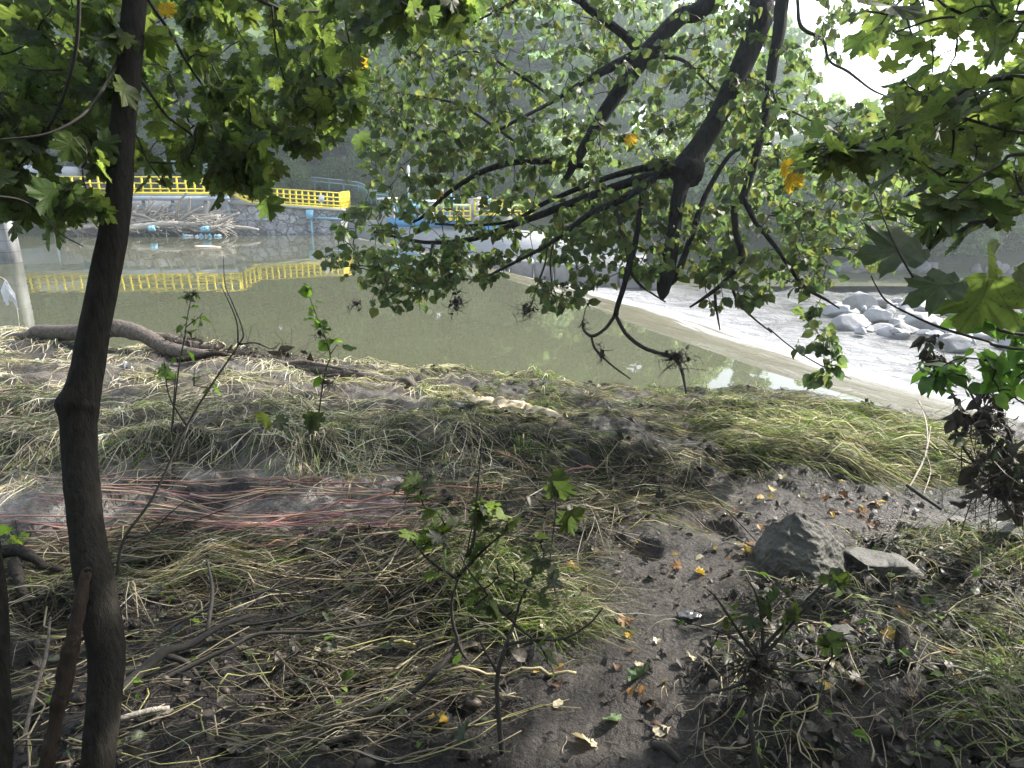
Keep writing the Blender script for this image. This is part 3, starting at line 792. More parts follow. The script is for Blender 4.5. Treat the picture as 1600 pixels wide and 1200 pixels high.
p1, p2 = W(810, 352, 41.2), W(850, 352, 41.2)
o = tag(empty('lattice_mast', W(795, 330)), 'short pale blue steel bracket post beside the sluice gate', 'post')
Geo().add(*bar(W(800, 345), W(800, 318), .16)).build('upright', M['pale_blue'], o)
Geo().add(*bar(W(786, 321), W(832, 319), .13)).build('arm', M['pale_blue'], o)
# pale concrete apron of the works and the block sill
pv = np.array([W(540, 352), W(600, 353), W(760, 372), W(1000, 372), W(1010, 400, 31.), W(830, 397, 31.), W(700, 402, 32.), W(540, 366, 42.)])
pv = np.array([PY(545, 350, 43.4), PY(1010, 368, 40.5), PY(1010, 398, 30.5), PY(735, 401, 30.5), PY(690, 372, 39.)])
pv[:, 2] = [1.0, -.05, -.25, .12, .12]
g = Geo(); lo = pv - [0, 0, 2.0]
g.add(np.concatenate([pv, lo]), [np.array([[4, 3, 2, 1, 0]]), np.array([[i, (i + 1) % 5, 5 + (i + 1) % 5, 5 + i] for i in range(5)])])
tag(g.build('concrete_apron', M['concrete']), 'pale sloping concrete apron in front of the sluice gate', 'apron')
o = tag(empty('block_sill', PY(840, 425, 26.4)), 'low sill of squared grey stone blocks across the river', 'sill')
xs = np.cumsum([0] + [.62, .78, .7, .95, .75, .85, .66, .9, .8, .7]); xs = -2.2 + xs
for i in range(len(xs) - 1):
    t = (xs[i] - xs[0]) / (xs[-1] - xs[0]); zt = lerp(.20, -.12, t); y0 = 26.5 - .12 * i
    V, Fq = ico(3); w = xs[i + 1] - xs[i] - .03
    V = np.sign(V) * np.abs(V) ** .22; V = V / np.abs(V).max(0); V = V * (1 + .05 * vnoise3(V * 2.2 + i * 7, i)[:, None])
    V = V * [w / 2, .45, .40 + .04 * R.random()] + [(xs[i] + xs[i + 1]) / 2, y0 + R.uniform(-.04, .04), zt - .42]
    Geo().add(V, Fq, col=np.array([.24, .235, .235]) * R.uniform(.8, 1.15)).build('stone_block', M['riprap'], o)
# light poles
for j, (p, a, b, lab) in enumerate(((638, 268, 330, 'slim grey lamp post behind the sluice gate, the taller one'), (691, 284, 330, 'grey lamp post with round head beside the sluice gate'), (701, 287, 330, 'thin bare grey pole right behind the middle pier'))):
    A = PY(p, b, 46.); B = PY(p, a, 46.); A[2] = .3
    o = tag(empty('lamp_post' if j < 2 else 'pole', A), lab, 'lamp post' if j < 2 else 'pole')
    Geo().add(*tube([A, B], [.09, .06], 4, 8)).build('shaft', M['galv'], o)
    if j < 2:
        V, Fq = ico(2); Geo().add(V * ([.11, .11, .3] if j == 0 else [.28, .28, .22]) + B + [0, 0, .1], Fq).build('lamp_head', M['white_paint'], o, True)
tr = PY(np.array([388, 396]), np.array([265, 265]), 54.)
# ---------------------------------------------------------------- driftwood raft and litter against the works
n = 0
def log(p1, p2, r, label, mat='dry_wood', bend=.1, seed=0, group='drift logs against the footbridge', stub=0):
    p1 = np.asarray(p1, float); p2 = np.asarray(p2, float); L = np.linalg.norm(p2 - p1)
    m = (p1 + p2) / 2 + [0, 0, bend * L * .3] + np.random.default_rng(seed).normal(0, .02 * L, 3)
    g = Geo().add(*tube([p1, m, p2], [r, r * .9, r * .55], 14, 8, .12, seed))
    return tag(g.build('drift_log', M[mat], smooth=True), label, 'log', group)
q = lambda p, y_, yy: PY(p, y_, yy)
log(q(205, 357, 41.6), q(320, 352, 42.0), .22, 'long pale drift log floating lowest in the raft below the footbridge', seed=1, group=None)
log(q(160, 343, 42.8), q(285, 349, 42.2), .16, 'thin grey drift log lying level in the middle of the raft', seed=2, group=None)
log(q(355, 357, 42.6), q(404, 359, 42.4), .14, 'tan drift log floating loose at the foot of the stone wall', seed=3, group=None)
log(q(300, 350, 42.6), q(345, 338, 42.9), .20, 'thick grey drift log tilted up against the raft by the stone wall', seed=4, group=None)
log(q(120, 357, 41.8), q(190, 352, 42.2), .15, 'grey drift log poking out of the raft towards the abutment', seed=5, group=None)
for i in range(120):
    p = R.uniform(92, 345); t = R.uniform(0, 1); yv = lerp(352, np.interp(p, [95, 130, 200, 330, 340], [340, 325, 323, 338, 346]), t)
    a = q(p, yv, 42.2 + t * 1.1 + R.uniform(-.4, .4)); l = R.uniform(.8, 2.6); an = R.normal(0, .6); b = a + np.array([math.cos(an), R.normal(0, .25), math.sin(an) * .6]) * l
    log(a, b, R.uniform(.035, .11), 'bleached drift branch jammed in the tangled raft below the footbridge', bend=R.uniform(-.2, .3), seed=i + 20, group='branches of the driftwood raft')
g = Geo()
P0 = []
for i in range(1500):
    p = R.uniform(88, 348); t = R.uniform(0, 1) ** 1.2; yv = lerp(358, np.interp(p, [88, 130, 200, 330, 348], [348, 330, 328, 342, 350]), t)
    a = q(p, yv, 42.0 + t * 1.3 + R.uniform(-.6, .6)); l = R.uniform(.3, 1.3); an = R.normal(0, .7); b = a + np.array([math.cos(an), R.normal(0, .3), math.sin(an) * .6]) * l
    P0.append(np.stack([a, (a + b) / 2 + R.normal(0, .08, 3), b]))
g.add(*tubes(np.array(P0), np.repeat(R.uniform(.012, .04, (1500, 1)), 3, 1), 3))
tag(g.build('driftwood_debris', M['dry_wood']), 'fine bleached twigs and debris filling the driftwood raft', 'debris', kind='stuff')
# floating debris bank under the raft
V = np.stack(np.meshgrid(np.linspace(X44(90), X44(350), 90), np.linspace(41.0, 45.6, 22)), -1).reshape(-1, 2)
zz = -.30 + .36 * sstep(41.2, 43.2, V[:, 1]) * sstep(X44(92), X44(125), V[:, 0]) * sstep(X44(350), X44(318), V[:, 0]) + .2 * fbm2(V[:, 0], V[:, 1], 1.1, 3, 5)
i = (np.arange(21)[:, None] * 90 + np.arange(89)[None]).ravel()
tag(Geo().add(np.c_[V, zz], np.stack([i, i + 1, i + 91, i + 90], 1)).build('debris_bank', M['driftwood'], smooth=True), 'low dark bank of sodden debris under the driftwood raft', 'debris', kind='stuff')
def barrel(p, y_, yy, r, h, mat, label, ax):
    c = q(p, y_, yy); c = np.array(c); ax = unit(np.array(ax))
    z = np.array([-.5, -.47, -.2, -.17, -.14, .14, .17, .2, .47, .5]); rr = np.array([.86, 1, 1, 1.06, 1, 1, 1.06, 1, 1, .86])
    P = c + ax * (z * h)[:, None]
    V, Fs, uv = tubes(P[None], (rr * r)[None], 14)
    o = tag(empty('plastic_drum', c), label, 'drum')
    o2 = Geo().add(V, Fs, uv).build('shell', M[mat], o)
    Geo().add(*tubes((c + ax * np.array([h * .5, h * .545])[:, None])[None], np.full((1, 2), r * .25), 8)).build('lid', M['white_paint'], o2)
barrel(237, 357, 41.3, .17, .36, 'pale_blue', 'pale blue drum floating beside the long pale drift log', (1, .2, .1))
barrel(321, 358, 41.5, .18, .48, 'pale_blue', 'light blue drum lying among the litter near the stone wall', (1, -.1, .1))
barrel(353, 354, 42.4, .16, .36, 'blue', 'small bright blue drum standing against the drift log by the wall', (.1, .2, 1))
for i in range(16):
    p = R.uniform(285, 345); c = q(p, R.uniform(355, 361), 41.6 + R.uniform(-.3, .3)); c = np.array(c); c[2] = .05
    tag(Geo().add(*rock(c, R.uniform(.06, .2, 3), 300 + i, 2, 7)).build('litter_piece', M['plastic_white'] if i % 3 else M['pale_blue']), ('crumpled white plastic litter' if i % 3 else 'crumpled pale blue plastic litter') + ' floating near the stone wall', 'litter', 'plastic litter floating by the stone wall' if i % 3 else 'blue litter floating by the stone wall')
c = PZ(324, 386, 0.0)
V, Fq = ico(3); V = V * [.32, .95, .05]; V = V @ np.array([[.5, .87, 0], [-.87, .5, 0], [0, 0, 1]]); 
tag(Geo().add(V + c + [0, 0, .02], Fq).build('floating_board', M['foam_tan'], smooth=True), 'oval tan board floating alone on the still pool', 'board')
# ---------------------------------------------------------------- boulders of the riprap bar beside the rapids
big = [(1432, 478, 20.5, 1.0, .75, .62, 'largest pale squared boulder at the back of the riprap bar'), (1345, 470, 20.8, .62, .5, .5, 'rounded pale boulder at the upper end of the riprap bar'), (1375, 492, 18.8, .5, .5, .34, 'broad low boulder just below the largest squared one'),
       (1330, 505, 17.6, .75, .5, .42, 'wide whitish boulder at the waterside end of the riprap bar'), (1450, 500, 17.8, .72, .5, .5, 'smooth pale slanted boulder right of the riprap centre'), (1545, 470, 21, .7, .55, .35, 'grey boulder out in the rapids right of the largest one'),
       (1500, 532, 15.2, .62, .4, .28, 'dark wet boulder lying nearest in the riprap bar'), (1575, 495, 18.5, .8, .6, .42, 'whitish boulder in the foaming water right of the riprap bar'), (1410, 512, 17.0, .45, .4, .33, 'darker brownish boulder wedged in the riprap centre'),
       (1480, 478, 20.0, .45, .4, .4, 'brownish wedge shaped boulder beside the largest squared one'), (1590, 530, 15.5, .8, .5, .35, 'long pale boulder half under water by the bramble leaves'), (1305, 480, 19.8, .5, .4, .3, 'low pale boulder at the very tip of the riprap bar')]
for i, (p, y_, yy, a, b, c_, lab) in enumerate(big):
    c = q(p, y_, yy); c = np.array([c[0], c[1], c[2] - c_ * .25])
    t = np.array([.52, .51, .52]) * (.5 if 'dark' in lab or 'brown' in lab else R.uniform(.9, 1.1))
    tag(Geo().add(*rock(c, (a * .88, b * .88, c_ * .9), 400 + i, 4, 11, R.uniform(-.5, .5), .05), col=t).build('boulder', M['riprap']), lab, 'boulder')
for i in range(150):
    p = R.uniform(1285, 1625); yv = R.uniform(0, 1); yy = lerp(22.0, 15.5, yv); yc = lerp(466, 532, yv) + R.uniform(-6, 6)
    if yc > np.interp(p, [1290, 1340, 1450, 1600], [492, 516, 524, 560]): continue
    if p > 1510 and R.random() < .3: continue
    s = R.uniform(.12, .36); c = q(p, yc, yy); c = np.array([c[0], c[1], c[2] - s * .3])
    t = np.array([.50, .49, .50]) * R.choice([.55, .8, 1, 1.05, 1.1])
    tag(Geo().add(*rock(c, s * R.uniform(.7, 1.3, 3) * [1.15, 1, .8], 500 + i, 3, 9, R.uniform(0, 6), .05), col=t).build('boulder', M['riprap']), 'pale angular stone among the many of the riprap bar', 'boulder', 'smaller stones of the riprap bar')
for i in range(26):                                          # stones along the foot of the far bank
    p = R.uniform(1240, 1640); x = (p - 800) / F * 33; yy = np.interp(x, BX, BY) - R.uniform(-.2, .8); s = R.uniform(.25, .6)
    tag(Geo().add(*rock((x, yy, -.85 + s * .2), s * R.uniform(.7, 1.3, 3), 700 + i, 2, 8, 0, .05), col=np.array([.22, .215, .21]) * R.uniform(.6, 1)).build('boulder', M['riprap']), 'grey bank stone at the foot of the far willows', 'boulder', 'stones at the foot of the far bank')
# ================================================================ near trees
def gsnap(p, dz=0.0):
    p = np.asarray(p, float).copy(); p[..., 2] = ground_z(p[..., 0], p[..., 1]) + dz
    return p
def pg(px, py, z0=.95):
    """ground point seen at a photo pixel"""
    p = PZ(np.asarray(px, float), np.asarray(py, float), z0)
    for _ in range(6):
        z = ground_z(p[..., 0], p[..., 1], False)
        p = PZ(np.asarray(px, float), np.asarray(py, float), z)
    p[..., 2] = ground_z(p[..., 0], p[..., 1])
    return p
def pts(seq):
    """[(px, py, depth), ...] -> world points"""
    a = np.asarray(seq, float)
    return PD(a[:, 0], a[:, 1], a[:, 2])
class Skel:
    """nodes along limbs that twigs can grow from"""
    def __init__(s): s.p = []
    def add(s, P): s.p.append(np.asarray(P, float).reshape(-1, 3))
    def grow(s, T, r, tip=.0017, base=.0055, sag=.08, jit=.06, K=5, bias=None):
        N = np.concatenate(s.p)
        d0 = np.array([np.min(((N - t) ** 2).sum(1)) for t in T])
        out = []; dirs = []
        for j in np.argsort(d0):
            t = T[j]
            e = N - t
            d = (e ** 2).sum(1) + .15 * np.maximum(-e[:, 2], 0) ** 2
            a = N[np.argmin(d)]
            L = np.linalg.norm(t - a)
            u = np.linspace(0, 1, K)[:, None]
            side = np.cross(t - a, r.normal(size=3)); side = side / (np.linalg.norm(side) + 1e-9)
            Q = a + (t - a) * u + side * (np.sin(u * np.pi) * L * r.normal(0, jit * 2)) + np.array([0, 0, 1]) * (np.sin(u * np.pi) * L * sag * r.uniform(-.3, 1.4)) + np.r_[[[0, 0, 0]], r.normal(0, jit * .25 * L, (K - 1, 3))]
            out.append(Q); dirs.append(unit(Q[-1] - Q[-2]))
            N = np.concatenate([N, Q[1:]])
        Q = np.array(out)
        L = np.linalg.norm(Q[:, -1] - Q[:, 0], axis=1)
        rb = np.clip(base * (.5 + L * 1.1), tip * 1.2, base * 2.2)
        rad = rb[:, None] * (1 - np.linspace(0, 1, K)) + tip * np.linspace(0, 1, K)
        return Q, rad, np.array(dirs)
def region(n, poly, d0, d1, r, dens=None):
    poly = np.asarray(poly, float)
    lo, hi = poly.min(0), poly.max(0)
    x = r.uniform(lo[0], hi[0], n * 4); y = r.uniform(lo[1], hi[1], n * 4)
    k = inpoly(x, y, poly)
    if dens is not None: k &= r.random(len(x)) < dens(x, y)
    x, y = x[k][:n], y[k][:n]
    return PD(x, y, r.uniform(d0, d1, len(x)))
SUNH = unit(np.array([.35, .75, .55]))
def spray(P, D, r, shape, size, cols, per=(3, 6), droop=.7, spread=.5, face=1.0, pet=.5, nrm=None, fold=.25, bend=.35, flat=0.0):
    """clusters of leaves on petioles around twig ends P with twig direction D"""
    n = r.integers(per[0], per[1] + 1, len(P)); i = np.repeat(np.arange(len(P)), n); N = len(i)
    h = unit(r.normal(size=(N, 3)) * [1, 1, .35] + D[i] * .8)
    b = P[i] - D[i] * (r.uniform(0, 1, N) * .10)[:, None]
    S = size * r.uniform(.5, 1.3, N) * np.where(r.random(N) < .25, .6, 1)
    pl = S * pet * r.uniform(.5, 1.4, N)
    tipd = unit(h * spread + np.array([0, 0, -1.0]) * droop * r.uniform(.3, 1.2, N)[:, None])
    pos = b + unit(h + [0, 0, .15]) * pl[:, None]
    nn = unit((SUNH if nrm is None else np.asarray(nrm)) * face + r.normal(0, .45, (N, 3)) + np.array([0, 0, flat]))
    c = np.asarray(cols)[r.choice(len(cols), N, p=None)] * r.uniform(.75, 1.25, (N, 1))
    lv = leaves(shape, pos, tipd, nn, S, c, fold, bend, int(r.integers(1e6)))
    mid = (b + pos) / 2 - np.array([0, 0, .08]) * pl[:, None]
    tb = tubes(np.stack([b, mid, pos + tipd * (S * .04)[:, None]], 1), np.tile([.0014, .0010, .0009], (N, 1)) * (size / .10) ** .5, 3, False)
    return lv, tb
GREENS = np.array([(.066, .094, .024), (.054, .084, .026), (.082, .106, .026), (.048, .072, .028), (.076, .102, .024)])
LGREENS = np.array([(.058, .084, .030), (.050, .078, .032), (.074, .100, .034), (.066, .090, .028), (.090, .100, .030)])
def finish_tree(o, limbs, barkm, sk, T, r, leafm, shape, size, cols, twig=True, name_leaf='crown', **kw):
    Q, rad, D = sk.grow(T, r)
    lv, tb = spray(Q[:, -1], D, r, shape, size, cols, **kw)
    g = Geo(); g2 = Geo() if twig else g
    g2.add(*tubes(Q, rad, 4)[:2], col=np.array([.022, .018, .015])); g2.add(*tb[:2], col=np.array([.03, .028, .014]) if not twig else np.array([.022, .018, .015]))
    if twig: g2.build('twig_growth', M['litter'], o)
    g.add(*lv).build(name_leaf, M[leafm], o)
    return Q
def limb(o, sk, P, r, name='branch', mat='twig', ns=8, wob=.08, seed=0, n=None):
    V, Fs, uv = tube(P, r, n, ns, wob, seed)
    ob = Geo().add(V, Fs, uv).build(name, M[mat], o, smooth=True)
    if sk is not None: sk.add(smooth_path(np.asarray(P), max(6, len(P) * 5)))
    return ob

# ---- young maple at the left
r = np.random.default_rng(21)
base = pts([(150, 1225, 2.04)])[0]
o = tag(empty('maple_tree', base), 'slim leaning young maple with a knot halfway up its dark trunk', 'tree')
tp = [(140, 1290, 2.03, 29), (153, 1195, 2.02, 27), (160, 1120, 2.02, 26), (167, 1040, 2.03, 28), (163, 990, 2.03, 30), (146, 900, 2.03, 29), (133, 810, 2.04, 27), (125, 720, 2.05, 26.5), (123, 660, 2.05, 28), (124, 630, 2.05, 31), (132, 600, 2.05, 27),
      (147, 520, 2.05, 24), (164, 430, 2.04, 23), (178, 360, 2.03, 22), (187, 290, 2.02, 20.5), (190, 220, 2.01, 20), (200, 120, 2.0, 19), (211, 0, 1.98, 18), (222, -160, 1.96, 16.5), (230, -400, 1.94, 14)]
tpa = np.array(tp)
TP = PD(tpa[:, 0], tpa[:, 1], tpa[:, 2]); TR = .93 * tpa[:, 3] * tpa[:, 2] / F
TP = np.concatenate([TP, [TP[-1] + [.05, .05, .9], TP[-1] + [.15, .1, 2.2], TP[-1] + [.2, .2, 3.6]]]); TR = np.concatenate([TR, [.022, .015, .005]])
V, Fs, uv = tube(TP, TR, 200, 20, .05, 4)
kn = PD(98, 632, 2.03); d = np.linalg.norm(V - kn, axis=1); V = V + unit(V - np.array(PD(130, 632, 2.05))) * (.012 * np.exp(-(d / .025) ** 2))[:, None]
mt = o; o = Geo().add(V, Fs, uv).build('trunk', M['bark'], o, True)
sk = Skel(); sk.add(smooth_path(TP[13:], 60))
B = [
    ([(168, 262, 2.02), (140, 222, 2.05), (110, 196, 2.08), (88, 180, 2.1), (48, 160, 2.16)], [.011, .009, .008, .007, .006]),
    ([(192, 80, 2.0), (172, 120, 1.95), (150, 155, 1.9), (122, 185, 1.85), (70, 210, 1.8), (-10, 219, 1.75)], [.006, .005, .004, .0035, .003, .002]),
    ([(124, -30, 1.8), (121, 60, 1.85), (106, 130, 1.9), (82, 188, 1.95), (42, 246, 2.0), (-8, 292, 2.0)], [.005, .0048, .0045, .004, .0035, .003]),
    ([(100, -30, 2.2), (60, 48, 2.2), (25, 78, 2.2), (-10, 88, 2.2)], [.004, .004, .003, .002]),
    ([(40, -20, 2.3), (50, 40, 2.3), (64, 110, 2.3), (71, 170, 2.2)], [.004, .003, .003, .003]),
    ([(206, -40, 1.98), (235, 5, 2.05), (265, 50, 2.2), (297, 105, 2.35), (322, 138, 2.45), (360, 168, 2.6), (392, 188, 2.7)], [.006, .005, .005, .0045, .004, .003, .002]),
    ([(199, 110, 2.0), (222, 128, 2.05), (242, 156, 2.15), (264, 184, 2.25), (302, 213, 2.45), (330, 246, 2.6), (350, 272, 2.7), (364, 302, 2.75)], [.006, .005, .0045, .004, .0035, .003, .002, .0015]),
    ([(196, 190, 2.0), (214, 214, 2.1), (231, 252, 2.2), (258, 290, 2.3)], [.004, .003, .002, .0015]),
    ([(292, -20, 2.5), (303, 30, 2.5), (312, 62, 2.5), (326, 95, 2.5)], [.003, .003, .002, .0015]),
    ([(225, -260, 1.96), (330, -40, 2.3), (400, -3, 2.5), (450, 17, 2.6), (500, 18, 2.7), (550, 30, 2.8), (604, 4, 2.95)], [.012, .009, .008, .0065, .005, .004, .003]),
    ([(425, 10, 2.55), (430, 60, 2.6), (440, 110, 2.65), (455, 145, 2.7), (486, 195, 2.8)], [.004, .004, .0035, .003, .002]),
    ([(470, 20, 2.65), (500, 60, 2.8), (530, 95, 2.9), (556, 118, 3.0)], [.004, .003, .0025, .002]),
    ([(182, 300, 2.02), (150, 318, 1.95), (133, 290, 1.92), (128, 262, 1.9)], [.003, .0025, .002, .0015]),
    ([(-20, 305, 1.75), (30, 312, 1.8), (60, 330, 1.82), (95, 365, 1.85), (130, 385, 1.9)], [.003, .003, .0025, .002, .0015]),
    ([(228, -330, 1.95), (80, -200, 1.7), (-60, -80, 1.5), (-180, 20, 1.4)], [.012, .009, .007, .004]),
]
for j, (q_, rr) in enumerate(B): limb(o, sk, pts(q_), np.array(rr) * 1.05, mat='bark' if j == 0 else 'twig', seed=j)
for v in ([(-.3, .2, 1.), (-1.3, .3, 1.6)], [(.3, .6, .9), (1.0, 1.5, 1.3)], [(.1, -.4, 1.1), (.3, -1.5, 1.6)], [(-.3, .9, 1.6), (-1.0, 2.0, 2.2)], [(.5, 0, 1.8), (1.6, .1, 2.4)]):
    limb(o, sk, np.array([TP[-4], TP[-4] + v[0], TP[-4] + v[1]]), [.014, .009, .003])
gap = lambda x, y: np.where(inpoly(x, y, [(262, 108), (340, 118), (330, 165), (270, 150)]) | inpoly(x, y, [(228, 150), (268, 160), (300, 232), (232, 215)]) | inpoly(x, y, [(285, 222), (400, 250), (400, 285), (300, 265)]), .10, 1.0)
T = np.concatenate([
    region(195, [(206, -60), (560, -60), (640, 10), (585, 85), (560, 165), (520, 215), (455, 205), (420, 185), (380, 185), (330, 160), (240, 180), (205, 100)], 2.3, 3.9, r, gap),
    region(26, [(205, 165), (330, 175), (400, 205), (415, 270), (395, 280), (330, 262), (250, 258), (205, 270)], 2.2, 2.9, r, gap),
    region(48, [(330, 130), (560, 110), (575, 170), (520, 235), (440, 215), (400, 230), (340, 190)], 2.3, 3.0, r),
    region(30, [(300, 215), (400, 235), (425, 285), (390, 300), (330, 270)], 2.3, 2.8, r),
    region(9, [(340, 240), (405, 250), (412, 285), (370, 300), (340, 275)], 2.5, 2.8, r),
    region(125, [(-40, -60), (190, -60), (180, 100), (170, 205), (120, 215), (60, 200), (-40, 215)], 1.9, 2.7, r),
    region(9, [(-40, 190), (40, 185), (70, 205), (45, 220), (-40, 250)], 1.9, 2.2, r),
    region(22, [(-30, 255), (60, 278), (110, 318), (145, 345), (120, 350), (60, 325), (-30, 310)], 1.85, 2.2, r),
    region(4, [(140, 215), (170, 225), (165, 250), (120, 230)], 1.9, 2.1, r),
    region(40, [(560, -40), (730, -40), (720, 20), (640, 60)], 1.7, 2.5, r),
    np.stack([r.uniform(-3.4, 1., 150), r.uniform(-3.5, 2.0, 150), r.uniform(4.3, 6.8, 150)], 1),  # unseen maple crown overhead, added to shade the foreground
])
sk.add(pts([(365, 320, 2.75), (270, 320, 2.6)]))
o = mt
Q1 = finish_tree(o, None, None, sk, T, r, 'maple_leaf', MAPLE, .072, GREENS * .92, per=(4, 7), droop=1.0, spread=.55, face=.9, pet=.6)
# a few close big leaves of the same kind in the upper middle
# ---- lime overhanging from the right, its trunk out of sight
r = np.random.default_rng(33)
base = np.array([4.3, 2.6, float(ground_z(4.3, 2.6)) - .1])
o = tag(empty('lime_tree', base), 'old lime tree whose dark limbs droop over the water from above', 'tree')
crot = np.array([3.4, 3.9, 5.2])
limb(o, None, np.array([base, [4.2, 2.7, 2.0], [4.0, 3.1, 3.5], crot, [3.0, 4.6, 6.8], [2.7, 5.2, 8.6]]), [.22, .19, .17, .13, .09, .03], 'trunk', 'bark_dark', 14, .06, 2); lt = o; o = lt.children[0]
sk = Skel()
L1 = np.concatenate([[crot, (crot + pts([(1260, -150, 4.7)])[0]) / 2 + [0, 0, .15]], pts([(1218, -40, 4.7), (1190, 30, 4.7), (1165, 90, 4.7), (1132, 162, 4.7), (1100, 218, 4.7), (1078, 252, 4.7), (1066, 275, 4.7)])])
limb(o, sk, L1, np.array([.11, .10, .088, .082, .079, .075, .074, .082, .098]) , mat='bark_dark', ns=14, wob=.07, seed=3)
limb(o, sk, pts([(1070, 262, 4.7), (1062, 300, 4.68), (1054, 350, 4.66), (1047, 400, 4.64), (1040, 435, 4.62), (1036, 456, 4.62), (1034, 469, 4.62)]), np.array([.080, .050, .048, .053, .060, .046, .012]), mat='bark_dark', ns=12, wob=.10, seed=4)
limb(o, sk, pts([(1040, 448, 4.62), (1056, 432, 4.62), (1073, 390, 4.6), (1088, 345, 4.6), (1105, 300, 4.6), (1138, 245, 4.6), (1165, 230, 4.6), (1205, 224, 4.6)]), np.array([.024, .026, .021, .021, .019, .016, .013, .01]), mat='bark_dark', seed=5)
L2 = np.concatenate([[crot + [-.1, .1, .3]], pts([(1240, -260, 5.2), (1115, -10, 5.2), (1062, 28, 5.2), (1020, 72, 5.2), (1000, 95, 5.2), (962, 150, 5.2), (930, 200, 5.2), (902, 248, 5.2), (884, 280, 5.2)])])
limb(o, sk, L2, np.array([.09, .085, .072, .066, .068, .078, .056, .046, .036, .022]), mat='bark_dark', ns=12, wob=.07, seed=6)
